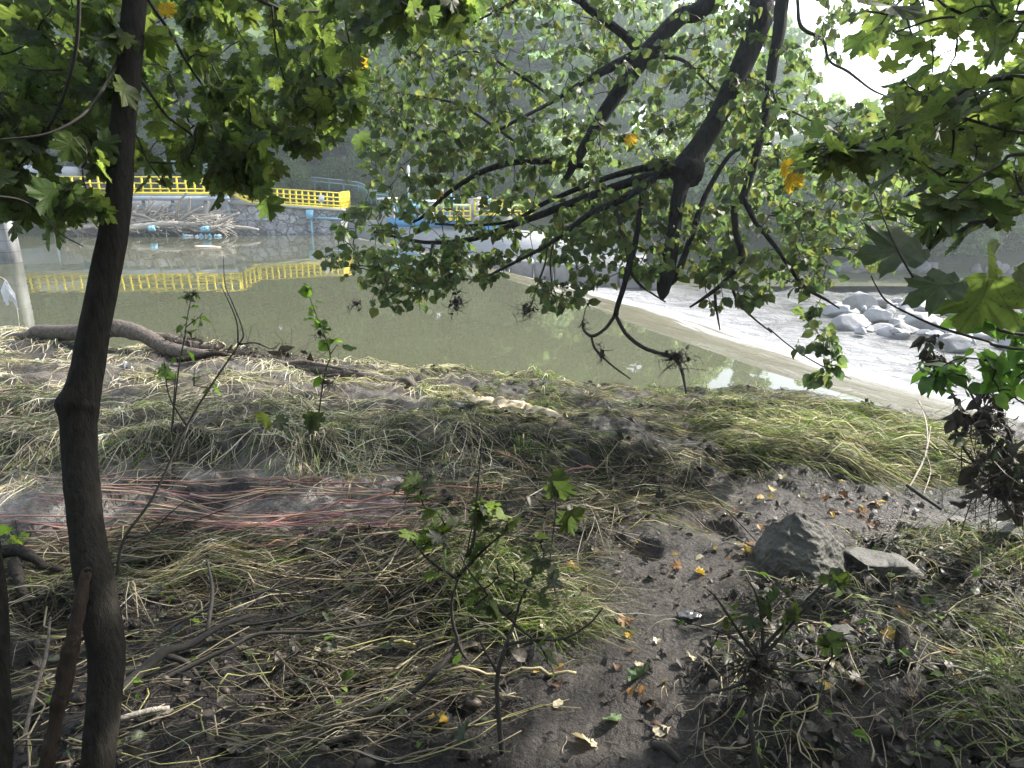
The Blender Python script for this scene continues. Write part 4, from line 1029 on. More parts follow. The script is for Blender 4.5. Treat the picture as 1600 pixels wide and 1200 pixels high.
for j, (q_, w) in enumerate([
    ([(896, -20, 5.0), (915, 8, 5.05), (945, 32, 5.1), (975, 55, 5.15), (1000, 82, 5.2)], (13, 14, 14, 14, 16)),
    ([(1000, 84, 5.2), (952, 106, 5.15), (905, 132, 5.1), (868, 156, 5.1), (800, 192, 5.0), (760, 215, 5.0)], (16, 14, 8, 6, 5, 3)),
    ([(1015, 88, 5.2), (1062, 92, 5.1), (1092, 115, 5.0), (1120, 143, 4.9)], (8, 6, 5, 4)),
    ([(1230, -60, 4.4), (1222, 0, 4.4), (1218, 45, 4.4), (1206, 110, 4.4), (1196, 180, 4.4), (1180, 250, 4.4), (1162, 305, 4.4), (1148, 326, 4.4), (1150, 362, 4.4), (1159, 402, 4.4), (1140, 432, 4.4), (1112, 457, 4.4), (1078, 480, 4.4)], (26, 22, 19, 16, 13, 12, 13, 11, 10, 11, 8, 6, 3)),
    ([(1160, 306, 4.4), (1180, 345, 4.35), (1196, 366, 4.3), (1216, 392, 4.3), (1246, 436, 4.3), (1263, 453, 4.3), (1290, 468, 4.3), (1312, 482, 4.25)], (10, 8, 7, 6, 5, 5, 4, 2)),
    ([(1142, 430, 4.4), (1150, 466, 4.4), (1174, 494, 4.35), (1206, 520, 4.3)], (6, 5, 3, 2)),
    ([(1117, 455, 4.4), (1119, 480, 4.4), (1125, 516, 4.4)], (5, 4, 2)),
    ([(1066, 262, 4.7), (1020, 275, 4.75), (980, 286, 4.8), (940, 300, 4.9), (860, 330, 5.0), (830, 341, 5.1), (740, 373, 5.3), (680, 379, 5.4), (640, 375, 5.5), (585, 362, 5.7)], (22, 15, 14, 13, 11, 10, 8, 6, 5, 3)),
    ([(1060, 256, 4.7), (1010, 262, 4.8), (960, 274, 4.9), (905, 294, 5.0), (850, 318, 5.2), (800, 345, 5.3), (740, 352, 5.4), (680, 350, 5.6)], (14, 11, 9, 8, 7, 5, 4, 3)),
    ([(1020, 280, 4.75), (992, 300, 4.6), (958, 318, 4.6), (925, 332, 4.6), (880, 366, 4.6), (850, 386, 4.6), (808, 408, 4.6), (765, 430, 4.6)], (14, 12, 11, 9, 7, 6, 5, 3)),
    ([(912, 258, 5.2), (895, 256, 5.2), (860, 252, 5.2), (806, 253, 5.2), (762, 265, 5.2), (722, 286, 5.2), (690, 310, 5.2), (664, 336, 5.2), (645, 348, 5.2)], (10, 11, 11, 10, 9, 7, 6, 5, 3)),
    ([(1006, 285, 4.75), (1000, 330, 4.6), (993, 378, 4.6), (984, 412, 4.6), (974, 450, 4.6), (965, 478, 4.6), (962, 493, 4.6)], (8, 8, 9, 10, 8, 8, 9)),
    ([(962, 492, 4.6), (945, 514, 4.6), (926, 525, 4.6), (913, 517, 4.6), (910, 504, 4.6)], (6, 5, 5, 4, 3)),
    ([(924, 525, 4.6), (930, 545, 4.58), (955, 570, 4.55), (985, 592, 4.5)], (4, 4, 3, 2)),
    ([(962, 492, 4.6), (977, 520, 4.6), (1000, 540, 4.6), (1026, 551, 4.6), (1055, 560, 4.55), (1066, 582, 4.5), (1072, 614, 4.45)], (6, 6, 6, 6, 8, 5, 3)),
    ([(960, 325, 4.6), (970, 352, 4.6), (979, 386, 4.6), (984, 412, 4.6)], (8, 8, 7, 8)),
    ([(985, 425, 4.6), (1000, 445, 4.6), (1018, 458, 4.6), (1040, 472, 4.6)], (5, 4, 3, 2)),
    ([(676, 380, 5.4), (672, 400, 5.3), (655, 430, 5.2), (628, 452, 5.1), (606, 466, 5.1)], (4, 4, 3, 3, 2)),
    ([(855, 385, 4.6), (852, 410, 4.6), (840, 445, 4.6), (830, 478, 4.6)], (3, 3, 3, 2)),
    ([(866, 376, 4.6), (860, 405, 4.6), (862, 440, 4.6), (868, 460, 4.6)], (3, 3, 2, 2)),
    ([(1200, 512, 4.2), (1240, 545, 4.2), (1290, 575, 4.2), (1330, 592, 4.2)], (2, 2, 2, 1)),
    ([(1246, 0, 4.2), (1252, 42, 4.2), (1285, 62, 4.2), (1296, 95, 4.2), (1325, 112, 4.2), (1362, 140, 4.2), (1390, 152, 4.2)], (5, 6, 5, 4, 4, 3, 2)),
    ([(1206, 130, 4.4), (1215, 165, 4.3), (1240, 175, 4.3), (1280, 195, 4.3)], (4, 4, 3, 2)),
    ([(1360, -20, 4.0), (1370, 20, 4.0), (1376, 48, 4.0)], (3, 2, 2)),
    ([(803, 220, 5.0), (720, 165, 5.2), (650, 150, 5.4), (590, 140, 5.7)], (4, 4, 3, 2)),
    ([(870, 156, 5.1), (800, 110, 5.2), (740, 80, 5.3), (690, 95, 5.5)], (5, 4, 3, 2)),
    ([(905, 3, 5.0), (850, -20, 5.0), (790, 10, 5.1), (740, 35, 5.2)], (7, 5, 4, 3)),
]):
    q_ = np.array(q_); limb(o, sk, pts(q_), np.array(w) / 2 * q_[:, 2] / F * 1.05, mat='bark_dark' if max(w) > 9 else 'twig', seed=20 + j)
Vb, Fb = ico(4); Vb = Vb * (1 + .22 * vnoise3(Vb * 1.8, 5)[:, None] + .08 * vnoise3(Vb * 6, 6)[:, None]) * [.112, .10, .115]
Geo().add(Vb + PD(1072, 266, 4.7), Fb).build('burl', M['bark_dark'], o, True)
# upper limbs over the frame
for v in ([(-1.2, 1.6, 1.2), (-3.0, 3.2, 1.2)], [(-1.4, -1.8, .9), (-3.2, -4.5, 1.4)], [(.4, -2.2, .8), (.6, -5.5, 1.2)], [(.6, 2.2, 1.6), (1.2, 5.0, 2.2)], [(1.6, 1.5, 1.5), (4.0, 3.4, 2.2)], [(-.6, 3.0, 2.6), (-.8, 6.0, 3.6)], [(-1.8, .2, 1.8), (-4., .6, 2.4)], [(1.2, 3.2, .6), (3.5, 6.5, 1.2)]):
    limb(o, sk, np.array([crot + [-.2, .4, .8], crot + v[0], crot + v[1]]), [.07, .045, .01], mat='bark_dark', ns=9)
skyhole = lambda x, y: np.where(inpoly(x, y, [(1235, -40), (1440, -40), (1420, 60), (1345, 105), (1300, 130), (1255, 80)]), .10, np.where(inpoly(x, y, [(985, -40), (1090, -40), (1040, 30), (1000, 45)]), .35, np.where(inpoly(x, y, [(620, -40), (700, -40), (690, 40), (625, 60)]), .2, 1.)))
T = np.concatenate([
    region(600, [(600, 10), (760, -40), (1010, -40), (1190, -40), (1180, 120), (1100, 240), (1040, 260), (900, 245), (700, 250), (580, 200), (590, 110)], 4.4, 6.6, r, skyhole),
    region(340, [(560, 150), (900, 240), (1050, 270), (1040, 320), (900, 390), (800, 410), (640, 440), (505, 400), (520, 350), (570, 300)], 4.5, 6.2, r),
    region(115, [(500, 385), (620, 400), (790, 395), (800, 430), (700, 455), (640, 490), (590, 480), (560, 440), (505, 420)], 4.6, 5.6, r),
    region(480, [(1150, 20), (1260, 80), (1300, 150), (1460, 180), (1480, 330), (1400, 420), (1250, 400), (1120, 330), (1100, 240), (1150, 120)], 4.0, 6.5, r, skyhole),
    region(190, [(880, 320), (1050, 300), (1150, 340), (1160, 430), (1040, 440), (900, 430), (830, 400)], 4.3, 5.4, r),
    region(60, [(1090, 395), (1300, 380), (1300, 440), (1200, 470), (1110, 490)], 4.2, 4.9, r),
    region(22, [(1240, 470), (1320, 500), (1305, 600), (1285, 600), (1250, 540)], 4.0, 4.4, r),
    region(34, [(1240, -40), (1400, -40), (1400, 60), (1300, 100), (1250, 40)], 4.0, 5.2, r),
    region(95, [(540, -30), (700, -30), (720, 120), (680, 250), (570, 260), (560, 120)], 4.8, 6.6, r),
    region(22, [(820, 440), (940, 440), (930, 480), (850, 485)], 4.3, 5.0, r),
    np.stack([r.uniform(-1.5, 7, 520), r.uniform(2.5, 7.2, 520), r.uniform(0, 3.8, 520)], 1),  # unseen crown above the frame, spread to shade the bank
])
T0 = np.stack([r.uniform(-3., 6, 420), r.uniform(-4.5, 3.0, 420), r.uniform(4.4, 7.5, 420)], 1)  # unseen lime crown added back over the camera to darken the foreground
up = slice(len(T) - 520, len(T)); T[up, 2] += 3.2 + .30 * T[up, 1]
T = np.concatenate([T, T0])
T = T[~((T[:, 2] > 4.9) & (T[:, 0] < .2) & (T[:, 1] > 6))]
o = lt
finish_tree(o, None, None, sk, T, r, 'lime_leaf', LIME, .068, LGREENS, per=(4, 8), droop=.8, spread=.8, face=.6, pet=.55, fold=.35, bend=.5)
# ---- big leaved maple reaching in from the right
r = np.random.default_rng(45)
base = np.array([1.95, 1.55, .85])
o = tag(empty('maple_tree', base), 'maple branch tree at the right edge with very large dark leaves close by', 'tree')
limb(o, None, np.array([base, [1.98, 1.6, 2.0], [1.93, 1.7, 3.2], [1.98, 1.75, 4.6], [1.9, 1.8, 5.8]]), [.055, .048, .04, .028, .008], 'trunk', 'bark', 10, .05, 2); rt = o; o = rt.children[0]
sk = Skel()
trk = smooth_path(np.array([base, [1.98, 1.6, 2.0], [1.93, 1.7, 3.2], [1.98, 1.75, 4.6], [1.9, 1.8, 5.8]]), 120)
for j, (q_, w) in enumerate([
    ([(1620, 120, 1.75), (1470, 160, 1.8), (1380, 215, 1.9), (1300, 250, 2.0), (1235, 262, 2.1)], (8, 6, 5, 4, 3)),
    ([(1640, 300, 1.6), (1545, 345, 1.6), (1480, 345, 1.6), (1450, 390, 1.55), (1400, 405, 1.55)], (8, 5, 5, 4, 3)),
    ([(1640, 20, 1.7), (1560, 30, 1.8), (1470, 28, 1.9), (1400, 50, 2.0)], (8, 5, 4, 3)),
    ([(1640, 215, 1.7), (1560, 200, 1.7), (1480, 175, 1.8), (1420, 150, 1.9)], (6, 5, 4, 3)),
    ([(1640, 245, 1.5), (1560, 260, 1.5), (1500, 300, 1.5), (1465, 340, 1.5)], (6, 5, 4, 3)),
    ([(1620, 525, 1.3), (1560, 505, 1.3), (1500, 480, 1.3), (1440, 448, 1.3), (1400, 385, 1.3), (1365, 300, 1.35)], (5, 4, 4, 4, 3, 2)),
    ([(1620, 548, 1.3), (1540, 532, 1.3), (1470, 512, 1.3), (1420, 490, 1.3), (1385, 470, 1.3), (1368, 445, 1.3), (1361, 430, 1.3)], (5, 4, 4, 3, 3, 2, 2)),
]):
    q_ = np.array(q_); P = pts(q_); st = trk[np.argmin(np.abs(trk[:, 2] - (P[0][2] - .12)))]; P = np.concatenate([[st], P]); limb(o, sk, P, np.r_[.010, np.array(w) / 2 * q_[:, 2] / F], seed=60 + j)
T = np.concatenate([
    region(62, [(1400, -40), (1640, -40), (1640, 120), (1540, 120), (1480, 90), (1340, 60)], 1.6, 2.9, r),
    region(44, [(1640, 130), (1520, 160), (1400, 130), (1420, 180), (1560, 210), (1640, 200)], 1.6, 2.7, r),
    region(58, [(1640, 225), (1450, 190), (1330, 230), (1380, 290), (1500, 300), (1640, 330)], 1.5, 2.7, r),
    region(16, [(1250, 240), (1360, 230), (1380, 270), (1290, 290)], 1.8, 2.2, r),
    region(16, [(1340, 345), (1450, 350), (1640, 320), (1640, 360), (1520, 370), (1420, 375)], 1.4, 1.7, r),
    np.stack([r.uniform(.9, 3.5, 90), r.uniform(.6, 3.0, 90), r.uniform(3.6, 5.8, 90)], 1), PD(r.uniform(1630, 2300, 150), r.uniform(-300, 420, 150), r.uniform(1.4, 2.6, 150))])
sk.add(trk[45:])
for v in ([(1.2, -.2, .5), 3.4], [(.6, 1.1, .5), 3.7], [(.9, -.9, .6), 4.2], [(-.4, -1.0, .7), 4.6], [(.5, .5, .9), 4.9], [(1.0, .4, .2), 2.6]):
    st = trk[np.argmin(np.abs(trk[:, 2] - v[1]))]; limb(o, sk, np.array([st, st + np.array(v[0]) * .5 + [0, 0, .1], st + np.array(v[0])]), [.014, .009, .003], seed=5)
T[:, 2] += .03
o = rt
finish_tree(o, None, None, sk, T, r, 'maple_leaf', MAPLE, .088, GREENS * .85, twig=False, per=(2, 3), droop=.35, spread=1.0, face=.4, pet=.6, flat=1.1)
# the two big dark leaves hanging alone and a few named ones
def leafset(px_, py_, d_, size, ang, n_, shape=MAPLE, cols=GREENS * .8, seed=1):
    P = PD(np.array(px_, float), np.array(py_, float), np.array(d_, float)); a = np.radians(np.array(ang, float))
    al = np.stack([np.sin(a), 0 * a + .15, np.cos(a)], 1)
    return leaves(shape, P, al, np.array(n_, float), np.array(size, float), np.asarray(cols)[np.arange(len(P)) % len(cols)], .2, .25, seed)
Geo().add(*leafset([1548, 1500, 1545, 1440, 1590], [432, 440, 388, 392, 415], [1.25, 1.25, 1.3, 1.35, 1.3], [.125, .105, .10, .13, .1], [188, 250, 150, 262, 170],
                   [(0, -.9, .4), (-.3, -.3, .9), (.2, -.5, .8), (-.2, -.35, .9), (.3, -.7, .6)], seed=9)).build('foliage', M['maple_leaf'], o)

# ---- bramble with bright ovate leaves at the right edge
r = np.random.default_rng(57)
b0 = pg(1660, 860); o = tag(empty('bramble', b0), 'bramble shoots with bright green toothed leaves at the right edge', 'bramble')
sk = Skel()
for j, q_ in enumerate([[(1640, 590, 2.2), (1570, 570, 2.2), (1500, 560, 2.2), (1450, 590, 2.2)], [(1650, 520, 2.1), (1580, 505, 2.1), (1520, 500, 2.1), (1475, 512, 2.1)], [(1650, 640, 2.2), (1590, 625, 2.2), (1540, 560, 2.2)]]):
    limb(o, sk, np.concatenate([[b0, b0 + [.12, -.05, .5]], pts(q_)]), [.006, .005, .004, .003, .0025, .002][:len(q_) + 2], 'stem', seed=80 + j)
T = np.concatenate([region(34, [(1535, 555), (1640, 540), (1640, 610), (1560, 615), (1520, 590)], 2.0, 2.4, r), region(14, [(1475, 500), (1530, 495), (1620, 500), (1640, 530), (1560, 520)], 2.0, 2.2, r), region(10, [(1435, 580), (1490, 565), (1510, 600), (1450, 610)], 2.1, 2.3, r)])
finish_tree(o, None, None, sk, T, r, 'lime_leaf', OVATE, .075, np.array([(.075, .15, .02), (.06, .13, .02), (.09, .16, .025)]), per=(3, 4), droop=.5, spread=.9, face=.8, pet=.25, name_leaf='foliage', twig=False)

# ---- flood debris helper: strands, mud and shreds of leaf hung up on a stem
def wad(c, size, n, seed, name, label, group=None, cat='debris', hang=.5):
    r = np.random.default_rng(seed); c = np.asarray(c, float); g = Geo()
    a = c + r.normal(0, 1, (n, 3)) * size * .5; d = unit(r.normal(size=(n, 3)) * [1, .7, .8] - np.array([0, 0, hang])) * (np.mean(size) * r.uniform(.4, 1.9, (n, 1)))
    m = a + d * .5 + r.normal(0, .2, (n, 3)) * np.mean(size)
    cl = np.array([(.035, .027, .020), (.07, .055, .038), (.13, .11, .08), (.025, .021, .018)])[r.integers(0, 4, n)]
    V, Fs, uv = tubes(np.stack([a, m, a + d], 1), np.tile([.0022, .0018, .0012], (n, 1)) * r.uniform(.6, 1.6, (n, 1)), 3)
    g.add(V, Fs, None, np.repeat(cl, 9, 0))
    k = n // 3; P = c + r.normal(0, 1, (k, 3)) * size * .45
    V, Fa, uv, cc = leaves(OVATE, P, r.normal(size=(k, 3)) - [0, 0, .6], r.normal(size=(k, 3)), np.mean(size) * r.uniform(.3, .8, k), np.array([(.03, .024, .018)] * k) * r.uniform(.6, 2.2, (k, 1)), .6, .9, seed); g.add(V, Fa, uv, cc)
    V, Fq = rock(c, np.asarray(size) * .42, seed, 3, 5, 0, .35); g.add(V, Fq, None, np.array([.03, .024, .019]))
    return tag(g.build(name, M['litter']), label, cat, group)
wad(PD(1058, 556, 4.55), np.array([.10, .07, .06]), 70, 1, 'debris_clump', 'biggest flood debris wad caught on the low forked lime branch')
wad(PD(940, 553, 4.58), np.array([.035, .03, .07]), 30, 2, 'debris_clump', 'small dark debris wad on the left prong of the forked branch')
wad(PD(824, 484, 4.6), np.array([.07, .05, .05]), 55, 3, 'debris_clump', 'frayed straw debris dangling from the hanging twig over mid pool')
wad(PD(712, 472, 4.9), np.array([.05, .05, .08]), 55, 4, 'debris_clump', 'straw debris wad hanging low in the lime leaves with a long strand')
wad(PD(556, 474, 5.1), np.array([.07, .04, .04]), 22, 5, 'debris_clump', 'dark shred of debris at the far tip of the lime branches')
wad(PD(912, 508, 4.6), np.array([.02, .02, .05]), 18, 6, 'debris_clump', 'pale torn strands on the upturned tip of the forked branch')

# ---- debris laden shrub at the right
r = np.random.default_rng(61)
b0 = pg(1592, 830); o = tag(empty('riverside_shrub', b0), 'blackened riverside shrub hung with flood debris beside the bramble', 'shrub')
sk = Skel()
for j, q_ in enumerate([[(1575, 720, 2.9), (1520, 660, 2.9), (1490, 620, 2.9), (1462, 560, 2.9), (1450, 530, 2.9)], [(1580, 760, 2.9), (1548, 690, 2.9), (1520, 620, 2.9), (1485, 575, 2.95)], [(1590, 760, 2.85), (1580, 690, 2.85), (1560, 640, 2.85), (1540, 580, 2.85)], [(1560, 770, 2.9), (1520, 720, 2.9), (1490, 680, 2.9)], [(1610, 740, 2.85), (1620, 660, 2.85), (1600, 620, 2.85)]]):
    P = np.concatenate([[b0], pts(q_)]); limb(o, sk, P, np.linspace(.011, .003, len(P)), 'stem', seed=90 + j)
T = np.concatenate([region(46, [(1455, 560), (1500, 570), (1560, 620), (1600, 640), (1600, 780), (1550, 750), (1500, 700), (1480, 640)], 2.75, 3.05, r), region(8, [(1440, 530), (1470, 530), (1480, 590), (1455, 580)], 2.85, 2.95, r)])
finish_tree(o, None, None, sk, T, r, 'litter', OVATE, .06, np.array([(.028, .024, .02), (.035, .03, .022), (.03, .045, .015), (.022, .02, .018)]), per=(3, 5), droop=1.0, spread=.6, face=.2, pet=.2, fold=.7, bend=.9, name_leaf='foliage', twig=False)
wad(PD(1482, 577, 2.9), np.array([.07, .05, .05]), 70, 7, 'debris_clump', 'black flood debris wad in the top of the riverside shrub')
wad(PD(1560, 628, 2.85), np.array([.05, .04, .05]), 50, 8, 'debris_clump', 'dark debris wad hanging under the bramble leaves')
wad(PD(1578, 745, 2.85), np.array([.16, .12, .14]), 170, 9, 'debris_clump', 'large black tangle of debris at the foot of the riverside shrub')
wad(PD(1540, 650, 2.9), np.array([.10, .08, .10]), 60, 10, 'debris_clump', 'loose dark debris in the middle of the riverside shrub')

# ---- saplings in front of the water
def sapling(name, label, base, stems, tops, shape, size, cols, leafm='maple_leaf', seed=1, radii=(.006, .002), per=(1, 2), cat='sapling', **kw):
    r = np.random.default_rng(seed)
    o = tag(empty(name, base), label, cat); sk = Skel()
    for j, q_ in enumerate(stems):
        P = np.array(q_) if np.shape(q_)[1] == 3 and isinstance(q_, np.ndarray) else pts(q_)
        limb(o, sk, P, np.linspace(radii[0] * (1 if j == 0 else .6), radii[1], len(P)), 'stem', seed=seed + j)
    if len(tops):
        T = pts(tops) + r.normal(0, .012, (len(tops), 3))
        kw.setdefault('droop', .7); kw.setdefault('spread', .8); kw.setdefault('face', .7); kw.setdefault('pet', .35)
        finish_tree(o, None, None, sk, T, r, leafm, shape, size, cols, per=per, name_leaf='foliage', twig=False, **kw)
    return o
G2 = np.array([(.055, .10, .016), (.075, .12, .018), (.05, .085, .02)])
def withbase(base_px, seq):
    b = pg(*base_px); _, _, d = proj(b); return b, float(d)
b, d = withbase((178, 915), 0)
sapling('bare_sapling', 'thin dark bare sapling leaning right beside the maple trunk', b,
        [np.concatenate([[b - [0, 0, .1]], pts([(184, 885, d), (196, 838, d), (240, 775, d + .05), (292, 665, d + .1), (335, 595, d + .15), (372, 540, d + .2), (380, 520, d + .2), (366, 480, d + .2), (352, 445, d + .2), (349, 400, d + .2)])]),
         [(292, 665, d + .1), (275, 640, d + .1), (262, 610, d + .1), (256, 560, d + .1)], [(374, 538, d + .2), (400, 536, d + .25), (425, 545, d + .3), (437, 535, d + .3)], [(372, 540, d + .2), (369, 500, d + .2), (345, 445, d + .2)],
         [(270, 662, d), (272, 620, d), (275, 580, d)], [(196, 838, d), (230, 835, d), (268, 800, d), (300, 775, d)], [(197, 840, d), (260, 830, d + .1), (340, 800, d + .2), (400, 780, d + .2)]],
        [(240, 575, d + .1), (262, 572, d + .1), (275, 592, d + .1), (290, 575, d + .1), (305, 598, d + .1), (243, 585, d + .1)], MAPLE, .06, G2, seed=3, radii=(.008, .0016), per=(1, 2))
b, d = withbase((268, 690), 0)
sapling('mud_caked_sapling', 'short mud caked sapling with curled leaves against the pool', b,
        [np.concatenate([[b], pts([(272, 640, d), (280, 570, d), (288, 530, d), (292, 500, d), (298, 470, d), (304, 455, d)])]), [(290, 512, d), (302, 502, d), (312, 496, d)]],
        [(304, 460, d), (300, 472, d), (298, 486, d), (303, 492, d), (318, 490, d), (292, 505, d), (296, 515, d), (288, 545, d), (286, 552, d)], OVATE, .075, np.array([(.07, .12, .02), (.05, .08, .02), (.045, .04, .03)]), seed=5, radii=(.006, .002), per=(2, 3), fold=.6)
wad(PD(303, 458, d), np.array([.03, .03, .03]), 20, 11, 'debris_clump', 'pale silt cap of debris on the tip of the mud caked sapling')
b, d = withbase((490, 700), 0)
sapling('upright_sapling', 'upright sapling with sunlit round leaves standing out against the pool', b,
        [np.concatenate([[b], pts([(492, 690, d), (503, 610, d), (510, 575, d), (516, 555, d), (505, 520, d), (495, 495, d), (484, 465, d), (478, 448, d)])]), [(515, 555, d), (522, 545, d), (527, 538, d)]],
        [(478, 448, d), (480, 452, d), (484, 468, d), (487, 478, d), (490, 485, d), (495, 497, d), (497, 505, d), (503, 512, d), (513, 508, d), (522, 516, d), (508, 535, d), (515, 535, d), (528, 540, d), (518, 552, d), (488, 512, d), (508, 590, d), (515, 592, d)], LIME, .085, np.array([(.085, .15, .016), (.07, .13, .016), (.06, .11, .018)]), seed=7, radii=(.006, .002), per=(1, 2), pet=.25, droop=.1, spread=1.)
wad(PD(500, 520, d), np.array([.035, .03, .04]), 22, 12, 'debris_clump', 'dark debris caught halfway up the upright sapling')
wad(PD(512, 597, d), np.array([.06, .05, .035]), 26, 13, 'debris_clump', 'dark muddy debris at the lower leaves of the upright sapling')
b, d = withbase((478, 700), 0)
o = sapling('dead_leaf_shoot', 'thin shoot with one large drooping dark leaf before the grass bank', b, [np.concatenate([[b], pts([(486, 690, d - .3), (494, 655, d - .3)])])], [], MAPLE, .1, G2, radii=(.003, .002), seed=9)
Geo().add(*leafset([497, 486, 418, 430], [652, 648, 648, 655], [d - .3, d - .3, d - .3, d - .25], [.13, .11, .12, .1], [235, 160, 200, 130], [(0, -.9, .3), (.4, -.8, .3), (-.3, -.8, .5), (.3, -.7, .6)], cols=GREENS * .4, seed=4)).build('foliage', M['maple_leaf'], o)
# central seedlings
b, d = withbase((785, 1180), 0)
stems = [np.concatenate([[b], pts([(780, 1130, d), (777, 1060, d), (790, 1010, d), (803, 975, d + .05), (815, 935, d + .05), (838, 890, d + .1), (850, 868, d + .1)])]),
         [(777, 1050, d), (765, 1030, d), (752, 1005, d), (745, 985, d)], [(803, 972, d), (780, 950, d), (755, 920, d), (735, 895, d), (720, 870, d)], [(790, 1008, d), (830, 1000, d), (880, 998, d), (920, 975, d), (942, 950, d)], [(803, 975, d), (840, 1005, d), (855, 1030, d)]]
tops = [(850, 868, d + .1), (838, 888, d + .1), (820, 925, d), (812, 890, d), (800, 905, d), (842, 850, d), (855, 840, d), (790, 895, d), (760, 905, d), (830, 905, d), (815, 840, d), (775, 880, d), (850, 1030, d), (860, 1040, d), (795, 945, d), (750, 940, d), (770, 950, d)]
sapling('maple_seedling', 'branched seedling at the edge of the bare mud with mud splashed leaves', b, stems, tops, MAPLE, .058, np.array([(.045, .062, .026), (.055, .075, .028), (.05, .06, .035), (.06, .085, .02)]), seed=11, radii=(.009, .002), per=(2, 5), droop=.3, spread=1., flat=.6)
b, d = withbase((555, 1140), 0)
stems = [np.concatenate([[b], pts([(560, 1130, d), (585, 1112, d), (640, 1085, d + .05), (680, 1050, d + .05), (708, 1015, d + .1), (715, 1000, d + .1), (708, 975, d + .1), (706, 940, d + .1), (716, 905, d + .1), (728, 870, d + .15), (742, 800, d + .15)])]),
         [(714, 1000, d + .1), (722, 1020, d + .1), (735, 1035, d + .1)], [(716, 905, d + .1), (690, 890, d + .1), (665, 870, d + .1), (640, 840, d + .1)], [(728, 870, d + .1), (740, 845, d + .1), (745, 780, d + .1), (752, 700, d + .1)], [(716, 900, d + .1), (755, 860, d + .1), (790, 830, d + .1)]]
tops = [(640, 760, d + .1), (655, 780, d + .1), (660, 745, d + .1), (625, 755, d + .1), (665, 800, d + .1), (680, 830, d + .1), (715, 800, d + .1), (730, 815, d + .1), (700, 840, d + .1), (690, 820, d + .1), (640, 850, d + .1), (655, 855, d + .1), (730, 850, d + .1), (745, 870, d + .1), (715, 885, d + .1), (760, 800, d + .1), (775, 815, d + .1), (790, 820, d + .1), (690, 900, d + .1), (755, 845, d + .1)]
sapling('maple_seedling', 'bent grey stemmed seedling rising from the litter to a leafy top', b, stems, tops, MAPLE, .062, np.array([(.045, .062, .026), (.055, .075, .028), (.05, .06, .035), (.06, .085, .02)]), seed=13, radii=(.013, .002), per=(2, 4), droop=.35, spread=1., flat=.6)
b, d = withbase((876, 960), 0)
o = sapling('dead_leaf_shoot', 'thin shoot with two long drooping leaves above the leafy seedlings', b, [np.concatenate([[b], pts([(860, 880, d), (868, 800, d), (862, 745, d)])]), [(868, 800, d), (885, 810, d), (898, 800, d)]], [], MAPLE, .1, G2, seed=15, radii=(.004, .0015))
Geo().add(*leafset([860, 872, 893, 890], [742, 752, 796, 805], [d, d, d, d], [.13, .11, .12, .10], [140, 165, 178, 195], [(.3, -.8, .4), (-.4, -.8, .3), (.5, -.8, .2), (-.6, -.7, .3)], cols=GREENS * .42, seed=6)).build('foliage', M['maple_leaf'], o)
# leafy low shrub in the lower right with a debris knot
b, d = withbase((1183, 1230), 0)
stems = [np.concatenate([[b], pts([(1180, 1180, d), (1172, 1120, d), (1178, 1080, d), (1185, 1040, d), (1192, 1010, d)])]), [(1185, 1040, d), (1150, 1000, d), (1120, 985, d), (1080, 975, d)], [(1185, 1030, d), (1150, 980, d), (1120, 935, d), (1104, 920, d)], [(1188, 1030, d), (1225, 990, d), (1260, 950, d), (1300, 930, d)],
         [(1190, 1040, d), (1250, 1050, d), (1290, 1045, d)], [(1185, 1060, d), (1120, 1080, d), (1060, 1085, d)], [(1192, 1015, d), (1190, 970, d), (1182, 930, d), (1165, 900, d)], [(1190, 1015, d), (1240, 960, d), (1290, 910, d), (1335, 890, d)]]
tops = [(1300, 900, d), (1320, 895, d), (1335, 885, d), (1260, 935, d), (1240, 960, d), (1295, 915, d), (1210, 960, d), (1190, 955, d), (1110, 1000, d), (1095, 1010, d), (1080, 985, d), (1180, 940, d), (1340, 985, d), (1300, 990, d), (1250, 985, d)]
sapling('low_shrub', 'broken low shrub over dark soil with a few shredded leaves', b, stems, tops, MAPLE, .055, GREENS * .6, seed=17, radii=(.010, .0016), per=(1, 2), cat='shrub', fold=.7)
wad(PD(1185, 1045, d), np.array([.06, .05, .055]), 110, 14, 'debris_clump', 'black knot of debris wrapped round the broken low shrub')
b, d = withbase((30, 860), 0)
sapling('maple_seedling', 'low seedling with two yellow green leaves left of the maple trunk', b, [np.concatenate([[b], pts([(28, 840, d), (24, 812, d)])])], [(12, 830, d), (28, 845, d), (20, 828, d)], MAPLE, .09, np.array([(.11, .15, .02), (.09, .14, .02)]), seed=19, radii=(.003, .0015), per=(1, 2))
